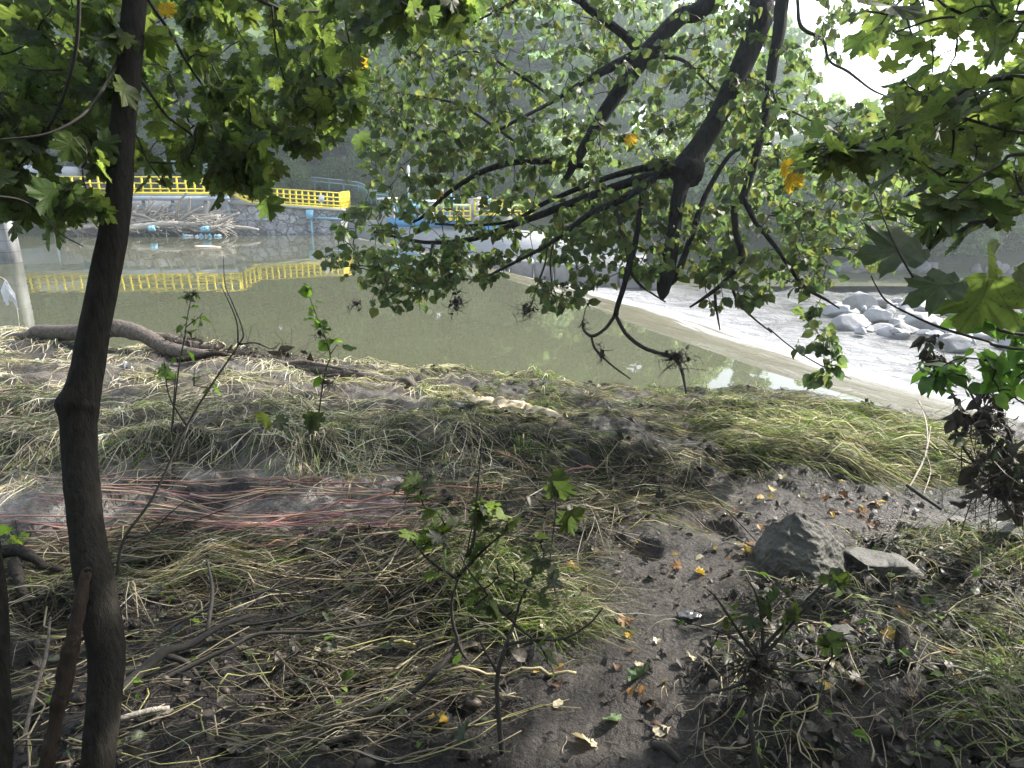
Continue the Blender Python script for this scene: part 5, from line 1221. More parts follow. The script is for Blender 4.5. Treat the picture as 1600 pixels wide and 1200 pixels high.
# dark arched bramble canes across the litter
for j, (q_, lab) in enumerate([
    ([(195, 1105), (260, 1062), (310, 1035), (360, 1012), (410, 990), (520, 985), (640, 960), (700, 905), (745, 800)], 'thick dark cane arching from the maple foot up to the leafy seedling'),
    ([(-10, 950), (90, 935), (200, 940), (300, 942), (420, 935), (560, 940), (680, 930), (760, 915)], 'long dark cane lying straight across the litter'),
    ([(190, 1040), (260, 985), (330, 950), (400, 928), (480, 900), (560, 850), (640, 780)], 'dark cane rising from the maple trunk towards the pink stems'),
    ([(320, 985), (400, 975), (480, 955), (560, 905), (625, 860), (660, 800)], 'thin dark cane crossing below the leafy seedling')]):
    b0 = pg(*q_[0]); e0 = pg(*q_[-1]); _, _, da = proj(b0); m_ = len(q_)
    dd = np.array([float(proj(pg(*p_))[2]) for p_ in q_]); lift = np.sin(np.linspace(0, np.pi * .8, m_)) * .22 * (j != 1) + .03
    dd = np.minimum.accumulate(dd[::-1])[::-1] if False else dd
    P = PD(np.array([p_[0] for p_ in q_], float), np.array([p_[1] for p_ in q_], float), lerp(dd, np.full(m_, float(dd[0])), .25 if j != 1 else .0) - lift * .5)
    P[:, 2] = np.maximum(P[:, 2], ground_z(P[:, 0], P[:, 1]) + .012)
    V, Fs, uv = tube(P, np.linspace(.011 if j == 0 else .006, .002, m_), 60, 6, .08, j)
    tag(Geo().add(V, Fs, uv).build('bramble_cane', M['twig'], smooth=True), lab, 'cane')
# ================================================================ the flooded bank: logs, litter, grass
def lying(name, seq, rad, label, mat='driftwood', cat='branch', group=None, lift=0.0, ns=9, wob=.1, seed=0, z0=.9, n=None):
    a = np.asarray(seq, float); P = pg(a[:, 0], a[:, 1], z0)
    if a.shape[1] > 2: P[:, 2] += a[:, 2]
    P[:, 2] += lift
    V, Fs, uv = tube(P, rad, n or len(P) * 9, ns, wob, seed)
    return tag(Geo().add(V, Fs, uv).build(name, M[mat], smooth=True), label, cat, group)
# the big drift log at the water's edge (left)
o = tag(empty('drift_log', PD(300, 540, 7.6)), 'long dark forked drift log lying along the grassy edge of the pool', 'log')
def lg(seq, rad, name='trunk', wob=.12, seed=0, ns=12):
    V, Fs, uv = tube(pts(seq), rad, len(seq) * 9, ns, wob, seed); Geo().add(V, Fs, uv).build(name, M['driftwood'], o, True)
lg([(5, 530, 8.0), (48, 524, 7.9), (60, 519, 7.9), (110, 520, 7.8), (150, 517, 7.7), (172, 512, 7.65), (195, 513, 7.6), (225, 524, 7.5), (255, 541, 7.4), (285, 551, 7.3), (320, 555, 7.2), (352, 560, 7.2)], [.055, .06, .085, .095, .10, .105, .10, .085, .08, .075, .06, .035], seed=1)
lg([(228, 526, 7.5), (255, 526, 7.55), (285, 536, 7.5), (325, 545, 7.5), (370, 552, 7.5), (420, 566, 7.45)], [.06, .055, .05, .045, .04, .02], 'branch', .25, 2)
lg([(330, 560, 7.2), (400, 566, 7.0), (460, 572, 6.95), (520, 582, 6.8), (575, 590, 6.7), (630, 604, 6.55), (665, 618, 6.4), (705, 638, 6.2)], [.05, .05, .05, .052, .05, .045, .035, .02], 'branch', .3, 3)
lg([(400, 570, 7.0), (440, 577, 6.9), (480, 588, 6.8), (530, 586, 6.7)], [.03, .03, .025, .012], 'branch', .3, 7)
lg([(440, 573, 6.95), (470, 566, 6.9), (510, 572, 6.8), (560, 580, 6.7)], [.025, .025, .02, .01], 'branch', .3, 8)
lg([(612, 604, 6.6), (626, 597, 6.5), (640, 601, 6.45), (652, 612, 6.4)], [.03, .055, .06, .02], 'stub', .2, 4)
for j, (c, s, lab) in enumerate([((345, 553, 7.45), (.42, .2, .09), 'matted dead grass piled over the fork of the long drift log'), ((425, 568, 7.35), (.5, .2, .08), 'matted dead grass hanging on the thin end of the drift log'), ((285, 538, 7.5), (.2, .12, .06), 'small clump of straw on the upper arm of the drift log')]):
    wad(PD(*c), np.array(s), 260, 30 + j, 'straw_mat', lab, None, 'debris', .2)
lying('brown_branch', [(278, 573, .06), (310, 570, .07), (340, 567, .07), (362, 566, .06)], [.03, .033, .03, .02], 'smooth reddish brown branch just below the drift log', 'stick', seed=5)
# stake, second stem, root, sticks
o = tag(empty('broken_stake', PD(70, 1200, 1.9)), 'broken brown stake leaning against the foot of the maple', 'stake')
V, Fs, uv = tube(pts([(62, 1240, 1.90), (82, 1150, 1.90), (100, 1060, 1.91), (118, 985, 1.92), (134, 900, 1.95), (138, 893, 1.95)]), [.021, .020, .021, .019, .016, .004], 90, 12, .30, 6)
Geo().add(V, Fs, uv).build('shaft', M['stick'], o, True)
V, Fs, uv = tube(pts([(-14, 1290, 1.95), (0, 1180, 1.95), (-2, 1100, 1.95), (-10, 900, 1.95), (-60, 600, 1.9), (-80, 300, 1.9), (-90, -300, 1.9), (-100, -1200, 1.9)]), [.035, .032, .03, .028, .025, .022, .018, .006], 60, 12, .08, 8)
tag(Geo().add(V, Fs, uv).build('tree_stem', M['bark'], smooth=True), 'foot of a second slim trunk cut by the bottom left corner', 'tree')
lying('root', [(-10, 897, .10), (30, 892, .10), (58, 900, .07), (75, 903, .05), (95, 905, .04), (118, 908, .02)], [.03, .032, .022, .018, .016, .012], 'gnarled grey root lying left of the maple trunk', 'bark', 'root', seed=9)
lying('root', [(28, 905, .06), (38, 935, .05), (55, 960, .03), (70, 975, .0)], [.028, .022, .018, .012], 'dark root bending down from the gnarled one', 'bark', 'root', seed=10)
lying('stick', [(170, 898, .05), (200, 893, .06), (232, 888, .06), (250, 884, .04)], [.011, .011, .010, .006], 'short dark stick poking out right of the maple trunk', 'twig', 'stick', seed=11)
lying('branch', [(192, 1108, .03), (225, 1078, .04), (262, 1055, .07), (300, 1040, .08), (352, 1018, .09), (400, 998, .10)], [.024, .022, .018, .013, .010, .007], 'forked dark branch on the ground right of the maple foot', 'twig', 'branch', seed=12)
lying('branch', [(262, 1055, .06), (295, 1057, .04), (315, 1070, .02)], [.012, .011, .006], 'short prong of the dark forked branch in the mud', 'twig', 'branch', seed=13)
lying('branch', [(328, 1018, .06), (340, 985, .16), (335, 955, .24)], [.009, .008, .004], 'small upright prong rising from the dark forked branch', 'twig', 'branch', seed=14)
lying('peeled_stick', [(186, 1148, .02), (235, 1135, .03), (268, 1128, .03)], [.010, .011, .009], 'pale green peeled stick lying right of the maple foot', 'dry_wood', 'stick', seed=15)
lying('peeled_stick', [(238, 1158, .02), (262, 1140, .03), (272, 1130, .03)], [.009, .009, .008], 'short broken pale stick under the peeled one', 'driftwood', 'stick', seed=16)
lying('cane', [(36, 1192, .02), (60, 1110, .06), (80, 1060, .12), (92, 1025, .18)], [.007, .007, .006, .004], 'pale hollow cane standing askew left of the broken stake', 'driftwood', 'cane', seed=17)
lying('grey_stick', [(492, 1185, .02), (515, 1168, .03), (530, 1160, .03)], [.014, .015, .013], 'smooth grey stick end lying at the bottom centre', 'bark', 'stick', seed=18)
lying('grey_stick', [(488, 1182, .01), (530, 1183, .02), (566, 1178, .02)], [.012, .012, .010], 'grey curved stick under the leafy litter at the bottom', 'bark', 'stick', seed=19)
lying('stick', [(1415, 767, .06), (1440, 782, .05), (1470, 800, .03)], [.010, .011, .008], 'dark stick at the foot of the swept green grass', 'twig', 'stick', seed=20)
lying('forked_twig', [(1428, 676, .22), (1440, 710, .18), (1441, 738, .12), (1428, 755, .06), (1418, 766, .03)], [.003, .005, .006, .005, .003], 'pale forked twig sticking out of the swept green grass', 'dry_wood', 'twig', seed=21)
lying('forked_twig', [(1441, 738, .12), (1451, 752, .07), (1443, 773, .03)], [.005, .004, .002], 'pale side prong of the forked twig in the grass', 'dry_wood', 'twig', seed=22)
lying('forked_twig', [(1447, 706, .17), (1445, 722, .15), (1441, 738, .12)], [.003, .004, .005], 'short upper prong of the pale forked twig', 'dry_wood', 'twig', seed=23)
lying('stick', [(1082, 760, .05), (1120, 795, .04), (1160, 830, .03), (1180, 848, .02)], [.004, .005, .004, .003], 'thin dark stick pointing across the mud to the boulder', 'twig', 'stick', seed=24)
lying('stick', [(1020, 1170, .01), (1040, 1182, .02), (1062, 1195, .01)], [.012, .013, .009], 'dark wet stick half sunk in the mud at the bottom edge', 'twig', 'stick', seed=25)
lying('stick', [(1128, 852, .02), (1145, 848, .03), (1165, 855, .02), (1182, 858, .01)], [.004, .006, .005, .003], 'small curved dark stick on the mud left of the boulder', 'twig', 'stick', seed=26)
lying('stump_branch', [(1400, 1032, .06), (1404, 1048, .035), (1410, 1068, .0)], [.020, .024, .022], 'sawn off grey stub standing in the dark soil', 'bark', 'stub', seed=27)
# the two boulders on the mud
import bmesh
P = pg(1262, 900); bm = bmesh.new()
for v_ in [(-.035, .02, .262), (.015, .03, .255), (-.085, -.02, .185), (.075, .02, .180), (.13, -.01, .155), (.20, .0, .085), (.235, .03, .02), (.22, -.08, -.03), (.09, -.17, .03), (-.02, -.19, .05), (-.11, -.15, .06), (-.155, -.06, .115), (-.205, -.03, .03), (-.21, .06, -.04), (-.13, -.10, .12), (.02, -.12, .14),
           (-.1, .16, .12), (.1, .17, .12), (.0, .22, -.05), (.18, .18, -.05), (-.2, -.12, -.08), (.2, -.12, -.1), (0, -.22, -.08)]: bm.verts.new(v_)
bmesh.ops.convex_hull(bm, input=bm.verts)
bmesh.ops.triangulate(bm, faces=bm.faces)
for _ in range(5): bmesh.ops.subdivide_edges(bm, edges=bm.edges, cuts=1, use_grid_fill=True)
bmesh.ops.triangulate(bm, faces=bm.faces); bmesh.ops.recalc_face_normals(bm, faces=bm.faces); bm.normal_update(); bm.verts.index_update()
V = np.array([v_.co[:] for v_ in bm.verts]); Nn = np.array([v_.normal[:] for v_ in bm.verts]); Fq = np.array([[v_.index for v_ in f_.verts] for f_ in bm.faces]); bm.free()
lay = V @ unit(np.array([.45, .1, .9]))
V = V + Nn * (.014 * vnoise3(V * 11, 1) + .004 * vnoise3(np.stack([lay * 60, V[:, 0] * 9, V[:, 1] * 9], -1), 2) + .006 * vnoise3(V * 45, 3) + .003 * vnoise3(V * 110, 4))[:, None]
tag(Geo().add(V * [.98, 1, .98] + P + [0, .10, .0], Fq).build('boulder', M['boulder']), 'dark triangular boulder half sunk in the mud', 'boulder')
P = pg(1375, 905); V, Fq = rock((0, 0, 0), (.22, .14, .085), 915, 5, 8, .15, .07)
tag(Geo().add(V + P + [0, .03, .03], Fq).build('flat_stone', M['boulder']), 'flat brownish stone slab right beside the dark boulder', 'stone')
for j, (p_, y_, s, lab) in enumerate([(1578, 852, .09, 'rounded grey stone at the right edge near the shrub foot'), (1520, 838, .07, 'small wet grey stone left of the rounded one'), (1496, 820, .05, 'little pale pebble on the mud edge below the shrub'), (1548, 828, .05, 'little grey pebble between the small stones by the shrub'), (1320, 1010, .07, 'mud covered lump of stone in the litter behind the low shrub')]):
    P = pg(p_, y_); tag(Geo().add(*rock(P + [0, 0, s * .25], (s * 1.2, s, s * .7), 930 + j, 4, 8, j, .06)).build('stone', M['boulder']), lab, 'stone')
# torn tan sheet, scrap of film, plastic shreds, bird-like leaf
def sheet(name, seq, width, label, mat, cat, seed, wr=.05, n=60, lift=.04):
    a = np.asarray(seq, float); P = pg(a[:, 0], a[:, 1], .8); Q = smooth_path(P, n); r = np.random.default_rng(seed)
    m = 14; s = np.linspace(-1, 1, m); T = unit(np.gradient(Q, axis=0)); S = unit(np.cross(T, [0, 0, 1.]))
    w = np.interp(np.linspace(0, 1, n), np.linspace(0, 1, len(width)), width) * (1 + .35 * vnoise2(np.arange(n) * .45, np.zeros(n), seed))
    V = Q[:, None] + S[:, None] * (s[None, :, None] * w[:, None, None])
    zz = lift + wr * np.abs(fbm2(V[..., 0], V[..., 1], 11., 3, seed)) * 1.2 + .03 * (1 - s[None] ** 2)
    V[..., 2] = ground_z(V[..., 0], V[..., 1], False) + zz; V[..., :2] += .02 * np.stack([vnoise2(V[..., 0] * 30, V[..., 1] * 30, seed), vnoise2(V[..., 0] * 30, V[..., 1] * 30, seed + 1)], -1)
    i = (np.arange(n - 1)[:, None] * m + np.arange(m - 1)[None]).ravel()
    return tag(Geo().add(V.reshape(-1, 3), np.stack([i, i + 1, i + m + 1, i + m], 1)).build(name, M[mat], smooth=True), label, cat)
sheet('torn_sheet', [(728, 636), (755, 645), (790, 650), (825, 655), (855, 664), (884, 676)], [.02, .06, .09, .06, .05, .02], 'crumpled tan and white torn sheet lying on the dark bank', 'foam_tan', 'sheet', 3, .03, 90, .08)
def scrap(px_, py_, sz, seed, label):
    V, Fq = ico(4); V = V * (1 + .45 * vnoise3(V * 2.1 + seed, seed)[:, None] + .30 * np.abs(vnoise3(V * 5.0, seed + 1))[:, None] + .12 * vnoise3(V * 13., seed + 2)[:, None])
    return tag(Geo().add(V * sz + pg(px_, py_) + [0, 0, sz[2] * .5], Fq).build('plastic_scrap', M['film']), label, 'plastic scrap')
scrap(722, 642, np.array([.09, .05, .045]), 5, 'small crumpled dark grey scrap at the end of the torn sheet')
scrap(1076, 962, np.array([.036, .028, .012]), 6, 'glossy crumpled clear scrap on the mud below the boulder')
sheet('plastic_scrap', [(194, 580), (200, 582), (206, 584)], [.01, .03, .01], 'small white plastic scrap in the pale grass', 'plastic_white', 'plastic scrap', 7, .05, 24)
r = np.random.default_rng(71)
g = Geo(); c = PD(8, 438, 5.0)
for j in range(9):
    e = PD(20 + r.uniform(-8, 14), 474 + r.uniform(-10, 8), 5.0) + r.normal(0, .02, 3); s_ = unit(np.cross(e - c, [0, 1, .2])) * r.uniform(.008, .02)
    m_ = (c + e) / 2 + r.normal(0, .015, 3); V = np.array([c - s_ * .3, c + s_ * .3, m_ + s_, m_ - s_, e + s_ * .7, e - s_ * .5]); g.add(V, np.array([[0, 1, 2, 3], [3, 2, 4, 5]]))
tag(g.build('plastic_shred', M['plastic_white']), 'torn white plastic shred hanging at the left edge over the pool', 'plastic shred')
V, Fs, uv = tube(pts([(-40, 425, 5.0), (-10, 430, 5.0), (8, 438, 5.0), (16, 452, 5.0), (26, 480, 5.0), (31, 515, 5.0)]), [.006, .006, .005, .004, .003, .002], 40, 6, .2, 3)
tag(Geo().add(V, Fs, uv).build('hanging_twig', M['dry_wood']), 'pale dangling twig that carries the torn white plastic', 'twig')
b = pg(1345, 648); _, _, d = proj(b)
o = tag(empty('withered_leaf', b), 'curled withered leaf on a stalk at the bright water edge', 'leaf')
Geo().add(*tube(np.concatenate([[b], pts([(1348, 642, float(d))])]), [.003, .002], 6, 4)).build('stalk', M['twig'], o)
Geo().add(*leafset([1348, 1352], [640, 640], [float(d)] * 2, [.13, .10], [60, 95], [(0, -.9, .4), (.2, -.8, .3)], cols=np.array([(.03, .027, .03)]), seed=3)).build('blade', M['litter'], o)

# ---------------------------------------------------------------- long pink stems of knotweed laid flat: each one a thing
r = np.random.default_rng(81)
PINK = np.array([(.30, .15, .14), (.38, .22, .19), (.40, .28, .19), (.26, .13, .15), (.42, .33, .23)])
def stem_mesh(P, rad, c, label, group, name='plant_stem'):
    V, Fs, uv = tubes(P[None], rad[None], 5)
    g = Geo().add(V, Fs, uv, np.asarray(c, float) * np.ones((len(V), 1))); return tag(g.build(name, M['litter'], smooth=True), label, 'stem', group)
for i in range(72):
    x0 = r.uniform(-30, 560); y0 = r.uniform(755, 832) if r.random() < .75 else r.uniform(832, 900)
    L = r.uniform(150, 420) * (1 if y0 < 832 else .8); dy = r.normal(6, 24) - (12 if y0 > 850 else 0)
    t = np.linspace(0, 1, 12); kink = r.normal(0, 6) * np.abs(t - r.uniform(.3, .7))
    P = pg(x0 + L * t, y0 + dy * t + kink + 3 * np.sin(t * 5 + i), .93); P[:, 2] = np.convolve(np.pad(P[:, 2], 2, 'edge'), np.ones(5) / 5, 'valid') + .012 + r.uniform(0, .03)
    rad = np.linspace(1, .55, 12) * r.uniform(.0022, .0052)
    stem_mesh(P, rad, PINK[r.integers(0, 5)] * r.uniform(.95, 1.5), 'pinkish red plant stem laid flat by the flood on pale silt', 'flattened pink stems on the silt')
for j, (seq, lab) in enumerate([([(395, 830), (500, 810), (600, 790), (640, 782), (790, 773)], 'longest salmon pink stem running to the leafy seedling'), ([(200, 905), (300, 886), (380, 862), (470, 845)], 'orange straw stem crossing right of the maple trunk'), ([(590, 1012), (660, 1006), (720, 1002), (790, 998), (860, 990)], 'yellow green straw stem lying across the bent seedling'),
                              ([(700, 1075), (760, 1066), (830, 1062), (900, 1066)], 'pale straw stem behind the branched seedling foot'), ([(770, 720), (820, 740), (870, 752), (930, 742)], 'thin reddish stem bowed over the dark bank step')]):
    a = np.array(seq, float); q_ = smooth_path(np.c_[a, a[:, :1] * 0], 16); P = pg(q_[:, 0], q_[:, 1], .93); P[:, 2] += .03
    stem_mesh(P, np.full(16, .006), [(.40, .20, .15), (.42, .25, .12), (.34, .33, .12), (.36, .30, .18), (.3, .14, .12)][j], lab, None)

# ---------------------------------------------------------------- combed-down grass: strands in swept locks
def ribbons(root, ang, L, W, col, r, K=6, lift=.05, curl=.35, follow=True, fine=True):
    n = len(root); s = np.linspace(0, 1, K)
    c1 = r.normal(0, curl, n); c2 = r.normal(0, curl * .7, n)
    a = ang[:, None] + c1[:, None] * s + c2[:, None] * np.sin(s * 3.1)
    step = (L / (K - 1))[:, None]
    dx = np.cumsum(np.cos(a) * step, 1) - np.cos(a[:, :1]) * step; dy = np.cumsum(np.sin(a) * step, 1) - np.sin(a[:, :1]) * step
    jx = np.cumsum(r.normal(0, .035, dx.shape) * step, 1); jy = np.cumsum(r.normal(0, .13, dx.shape) * step, 1)
    kk = (r.random(n) < .25)[:, None] * np.where(s > r.uniform(.3, .8, n)[:, None], 1., 0.) * r.normal(0, .9, n)[:, None]
    ex = np.cumsum(np.cos(a + kk) * step - np.cos(a) * step, 1); ey = np.cumsum(np.sin(a + kk) * step - np.sin(a) * step, 1)
    x = root[:, :1] + dx + jx + ex; y = root[:, 1:2] + dy + jy + ey
    z = ground_z(x, y, fine)
    z0 = np.maximum(z, (np.pad(z, ((0, 0), (1, 1)), 'edge')[:, :-2] + np.pad(z, ((0, 0), (1, 1)), 'edge')[:, 2:]) / 2)
    h = np.broadcast_to(lift, (n,))[:, None] * (np.sin(np.clip(s * 1.15 + .1, 0, 1) * np.pi) ** .8) * r.uniform(.15, 1.2, n)[:, None]
    z = z0 + .004 + h
    P = np.stack([x, y, z], -1); T = unit(np.gradient(P, axis=1))
    tw = r.normal(0, .7, n)[:, None]
    side = unit(np.cross(T, [0, 0, 1.])); up = np.cross(side, T)
    w = (W[:, None] * np.clip(1.15 - s ** 2.2, .12, 1))[..., None] / 2
    S = side * np.cos(tw + s * 1.2)[..., None] + up * np.sin(tw + s * 1.2)[..., None]
    V = np.stack([P - S * w, P + S * w], 2).reshape(-1, 3)
    k_ = np.arange(K - 1); q_ = np.stack([2 * k_, 2 * k_ + 1, 2 * k_ + 3, 2 * k_ + 2], 1)
    Fq = (q_[None] + (np.arange(n) * 2 * K)[:, None, None]).reshape(-1, 4)
    return V, Fq, None, np.repeat(np.clip(col, .01, .7), 2 * K, 0)
STRAW = np.array([(.40, .37, .29), (.30, .27, .20), (.48, .45, .37), (.22, .19, .14), (.36, .30, .22)])
GRN = np.array([(.085, .135, .028), (.11, .16, .035), (.065, .105, .028), (.15, .18, .06)])
MUDC = np.array([(.085, .070, .052), (.055, .045, .034), (.13, .11, .085)])
def palette(r, n, ws, wg, wm):
    w = np.array([ws, wg, wm], float); w = w / w.sum(); t = r.choice(3, n, p=w)
    return np.where((t == 0)[:, None], STRAW[r.integers(0, 5, n)], np.where((t == 1)[:, None], GRN[r.integers(0, 4, n)], MUDC[r.integers(0, 3, n)])) * r.uniform(.75, 1.25, (n, 1))
def locks(nl, poly, per, ang, mixw, L, W, r, lift=.06, spread=.07, asd=.22, curl=.3, keep=None, sw=.5, dim=1.0):
    """swept locks of grass rooted at ground points inside a photo-plan polygon"""
    poly = np.asarray(poly, float); lo, hi = poly.min(0), poly.max(0); q_ = []
    gp = pg(poly[:, 0], poly[:, 1]); glo, ghi = gp.min(0) - .1, gp.max(0) + .1
    out = np.zeros((0, 2))
    while len(out) < nl:
        c = np.stack([r.uniform(glo[0], ghi[0], nl * 4), r.uniform(glo[1], ghi[1], nl * 4)], 1)
        px_, py_, _ = proj(np.c_[c, ground_z(c[:, 0], c[:, 1], False)])
        k_ = inpoly(px_, py_, poly)
        if keep is not None: k_ &= r.random(len(c)) < keep(c[:, 0], c[:, 1])
        out = np.concatenate([out, c[k_]])
    c = out[:nl]; n = nl * per
    j = np.repeat(np.arange(nl), per)
    root = c[j] + r.normal(0, spread, (n, 2))
    a0 = ang(c[:, 0], c[:, 1]) + sw * fbm2(c[:, 0], c[:, 1], 1.1, 2, 5) + r.normal(0, asd * .7, nl)
    la = r.uniform(.7, 1.25, nl); tone = r.uniform(.7, 1.3, nl) * (1 + .25 * fbm2(c[:, 0], c[:, 1], 2., 2, 8))
    lw = np.clip(np.array(mixw) * r.uniform(.3, 1.7, (nl, 3)), .01, None)
    lw = lw / lw.sum(1, keepdims=True); u = r.random(n); cw = np.cumsum(lw, 1)[j]
    t = (u > cw[:, 0]).astype(int) + (u > cw[:, 1])
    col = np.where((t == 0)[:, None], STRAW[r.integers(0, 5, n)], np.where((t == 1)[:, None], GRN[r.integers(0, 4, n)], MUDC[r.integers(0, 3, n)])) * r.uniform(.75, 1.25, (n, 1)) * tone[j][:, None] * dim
    return ribbons(root, a0[j] + r.normal(0, asd, n), r.uniform(*L, n) * la[j], r.uniform(*W, n), col, r, lift=lift * r.uniform(.3, 1.6, nl)[j], curl=curl)
r = np.random.default_rng(91)
A = math.radians
g = Geo()
patch = lambda f, t, s: (lambda x, y: sstep(t - .25, t + .25, fbm2(x, y, f, 2, s)))
left_bank = [(-500, 500), (-60, 505), (0, 510), (100, 526), (250, 538), (430, 545), (600, 570), (720, 582), (760, 680), (720, 742), (400, 752), (-60, 756), (-500, 756)]
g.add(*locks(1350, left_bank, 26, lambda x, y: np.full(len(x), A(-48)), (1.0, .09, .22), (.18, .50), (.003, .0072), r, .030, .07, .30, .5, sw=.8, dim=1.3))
g.add(*locks(280, left_bank, 12, lambda x, y: np.full(len(x), A(-25)), (1., .12, .05), (.25, .7), (.003, .006), r, .06, .06, .45, .7, sw=.8, dim=1.3))
g.add(*locks(210, [(-60, 610), (330, 620), (720, 670), (740, 725), (400, 738), (-60, 742)], 15, lambda x, y: np.full(len(x), A(-36)), (.8, .32, .4), (.2, .45), (.0035, .007), r, .035, .06, .42, .6, sw=1.0))
tag(g.build('flattened_grass', M['grass']), 'pale flood combed grass on the left bank', 'grass', kind='stuff')
g = Geo()
mid_bank = [(640, 576), (850, 584), (1000, 594), (1250, 616), (1220, 720), (1100, 755), (880, 740), (760, 742), (700, 690)]
g.add(*locks(950, mid_bank, 24, lambda x, y: np.full(len(x), A(-22)), (.55, .32, .8), (.10, .32), (.0026, .005), r, .02, .06, .35, .5, patch(1.6, -.35, 4)))
g.add(*locks(120, mid_bank, 12, lambda x, y: np.full(len(x), A(-30)), (.2, 1.0, .1), (.08, .22), (.004, .008), r, .07, .05, .5, .5, patch(1.3, .05, 6)))
tag(g.build('flattened_grass', M['grass']), 'muddy matted grass on the middle of the bank', 'grass', kind='stuff')
g = Geo()
right_bank = [(1080, 640), (1250, 632), (1400, 662), (1500, 690), (1560, 725), (1545, 750), (1470, 752), (1380, 735), (1250, 725), (1120, 715)]
g.add(*locks(560, right_bank, 26, lambda x, y: np.full(len(x), A(-28)), (.70, .40, .40), (.16, .45), (.003, .0062), r, .045, .06, .22, .3))
g.add(*locks(130, right_bank, 12, lambda x, y: np.full(len(x), A(-35)), (.5, .9, .0), (.25, .5), (.004, .007), r, .085, .05, .3, .5))
tag(g.build('flattened_grass', M['grass']), 'swept green yellow grass on the right of the bank', 'grass', kind='stuff')
g = Geo()
front = [(-500, 868), (-60, 868), (300, 862), (640, 830), (860, 830), (880, 940), (840, 1010), (760, 1215), (-60, 1215), (-500, 1215)]
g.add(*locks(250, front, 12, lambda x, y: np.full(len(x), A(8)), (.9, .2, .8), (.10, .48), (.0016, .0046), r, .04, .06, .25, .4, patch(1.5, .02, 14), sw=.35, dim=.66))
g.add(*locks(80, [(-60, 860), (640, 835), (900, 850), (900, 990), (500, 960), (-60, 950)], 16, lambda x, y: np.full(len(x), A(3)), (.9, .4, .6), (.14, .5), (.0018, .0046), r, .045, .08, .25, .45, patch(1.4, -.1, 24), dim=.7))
g.add(*locks(30, [(640, 870), (880, 880), (920, 960), (890, 1000), (720, 985)], 34, lambda x, y: np.full(len(x), A(-18)), (.35, 1., .2), (.14, .34), (.0026, .005), r, .07, .05, .3, .4))
g.add(*locks(60, [(640, 745), (1100, 745), (1060, 790), (920, 840), (640, 800)], 11, lambda x, y: np.full(len(x), A(-3)), (.6, .25, .9), (.2, .6), (.0024, .0045), r, .05, .08, .4, .6))
tag(g.build('flattened_grass', M['grass']), 'thin straw strands over the dark soil in front', 'grass', kind='stuff')
g = Geo()
rightf = [(1330, 850), (1640, 830), (1640, 1215), (1090, 1215), (1110, 1000), (1180, 920)]
g.add(*locks(95, rightf, 6, lambda x, y: r.uniform(-3, 3, len(x)), (.6, .35, .9), (.08, .30), (.0022, .0042), r, .05, .09, .8, .9))
g.add(*locks(34, [(1390, 840), (1640, 830), (1640, 900), (1420, 880)], 18, lambda x, y: np.full(len(x), A(-10)), (.5, 1., .4), (.1, .25), (.0026, .005), r, .06, .05, .6, .5))
g.add(*locks(16, [(1500, 1000), (1640, 990), (1640, 1215), (1520, 1180)], 16, lambda x, y: np.full(len(x), A(150)), (.5, 1., .4), (.15, .35), (.0026, .005), r, .09, .05, .6, .5))
ext = [(1560, 735), (1640, 790), (2500, 860), (2500, 1300), (1640, 1260), (1640, 830)]
g.add(*locks(260, ext, 20, lambda x, y: np.full(len(x), A(-20)), (.5, .6, .5), (.12, .35), (.003, .006), r, .05, .06, .5, .5))
tag(g.build('flattened_grass', M['grass']), 'scattered roots and green tufts on the dark soil at the right', 'grass', kind='stuff')
# loose stems and twigs
g = Geo()
def strewn(n, poly, L, rad, cols, lift, ang=None, K=6, bend=.12):
    poly = np.asarray(poly, float); gp = pg(poly[:, 0], poly[:, 1]); lo, hi = gp.min(0), gp.max(0); c = np.zeros((0, 2))
    while len(c) < n:
        q_ = np.stack([r.uniform(lo[0], hi[0], n * 4), r.uniform(lo[1], hi[1], n * 4)], 1); px_, py_, _ = proj(np.c_[q_, ground_z(q_[:, 0], q_[:, 1], False)]); c = np.concatenate([c, q_[inpoly(px_, py_, poly)]])
    c = c[:n]; a = r.uniform(0, 6.28, n) if ang is None else r.normal(ang[0], ang[1], n); l = r.uniform(*L, n); s = np.linspace(-.5, .5, K)
    bx = (r.normal(0, bend, n) * l)[:, None] * (4 * s * s) + (r.normal(0, bend * .6, n) * l)[:, None] * np.sin(s * 6)
    x = c[:, :1] + np.cos(a)[:, None] * l[:, None] * s - np.sin(a)[:, None] * bx; y = c[:, 1:] + np.sin(a)[:, None] * l[:, None] * s + np.cos(a)[:, None] * bx
    z = ground_z(x, y); z = .5 * z + .5 * z.max(1, keepdims=True) + r.uniform(0, lift, n)[:, None] + (r.normal(0, .06, n) * l)[:, None] * s
    z = np.maximum(z, ground_z(x, y) + .002)
    rd = (rad[0] + (rad[1] - rad[0]) * r.random(n) ** 2)[:, None] * np.linspace(1, .5, K)
    V, Fs, uv = tubes(np.stack([x, y, z], -1), rd, 4); col = np.repeat(cols[r.integers(0, len(cols), n)] * r.uniform(.7, 1.3, (n, 1)), K * 4, 0)
    return V, Fs, uv, col
SC = np.array([(.30, .26, .17), (.22, .18, .12), (.06, .045, .035), (.035, .028, .024), (.26, .25, .10)])
g.add(*strewn(760, front, (.08, .6), (.0010, .0048), SC, .04, (A(8), .5)))
g.add(*strewn(520, rightf, (.05, .30), (.0010, .0036), SC, .04))
g.add(*strewn(420, mid_bank, (.06, .4), (.0012, .003), SC, .03, (A(-20), .5)))
g.add(*strewn(420, left_bank, (.1, .6), (.0014, .0035), SC[[0, 1, 2, 0]], .05, (A(-30), .45)))
g.add(*strewn(260, [(640, 745), (1100, 745), (1060, 800), (920, 840), (640, 810)], (.1, .6), (.0012, .003), SC, .05, (A(0), .5)))
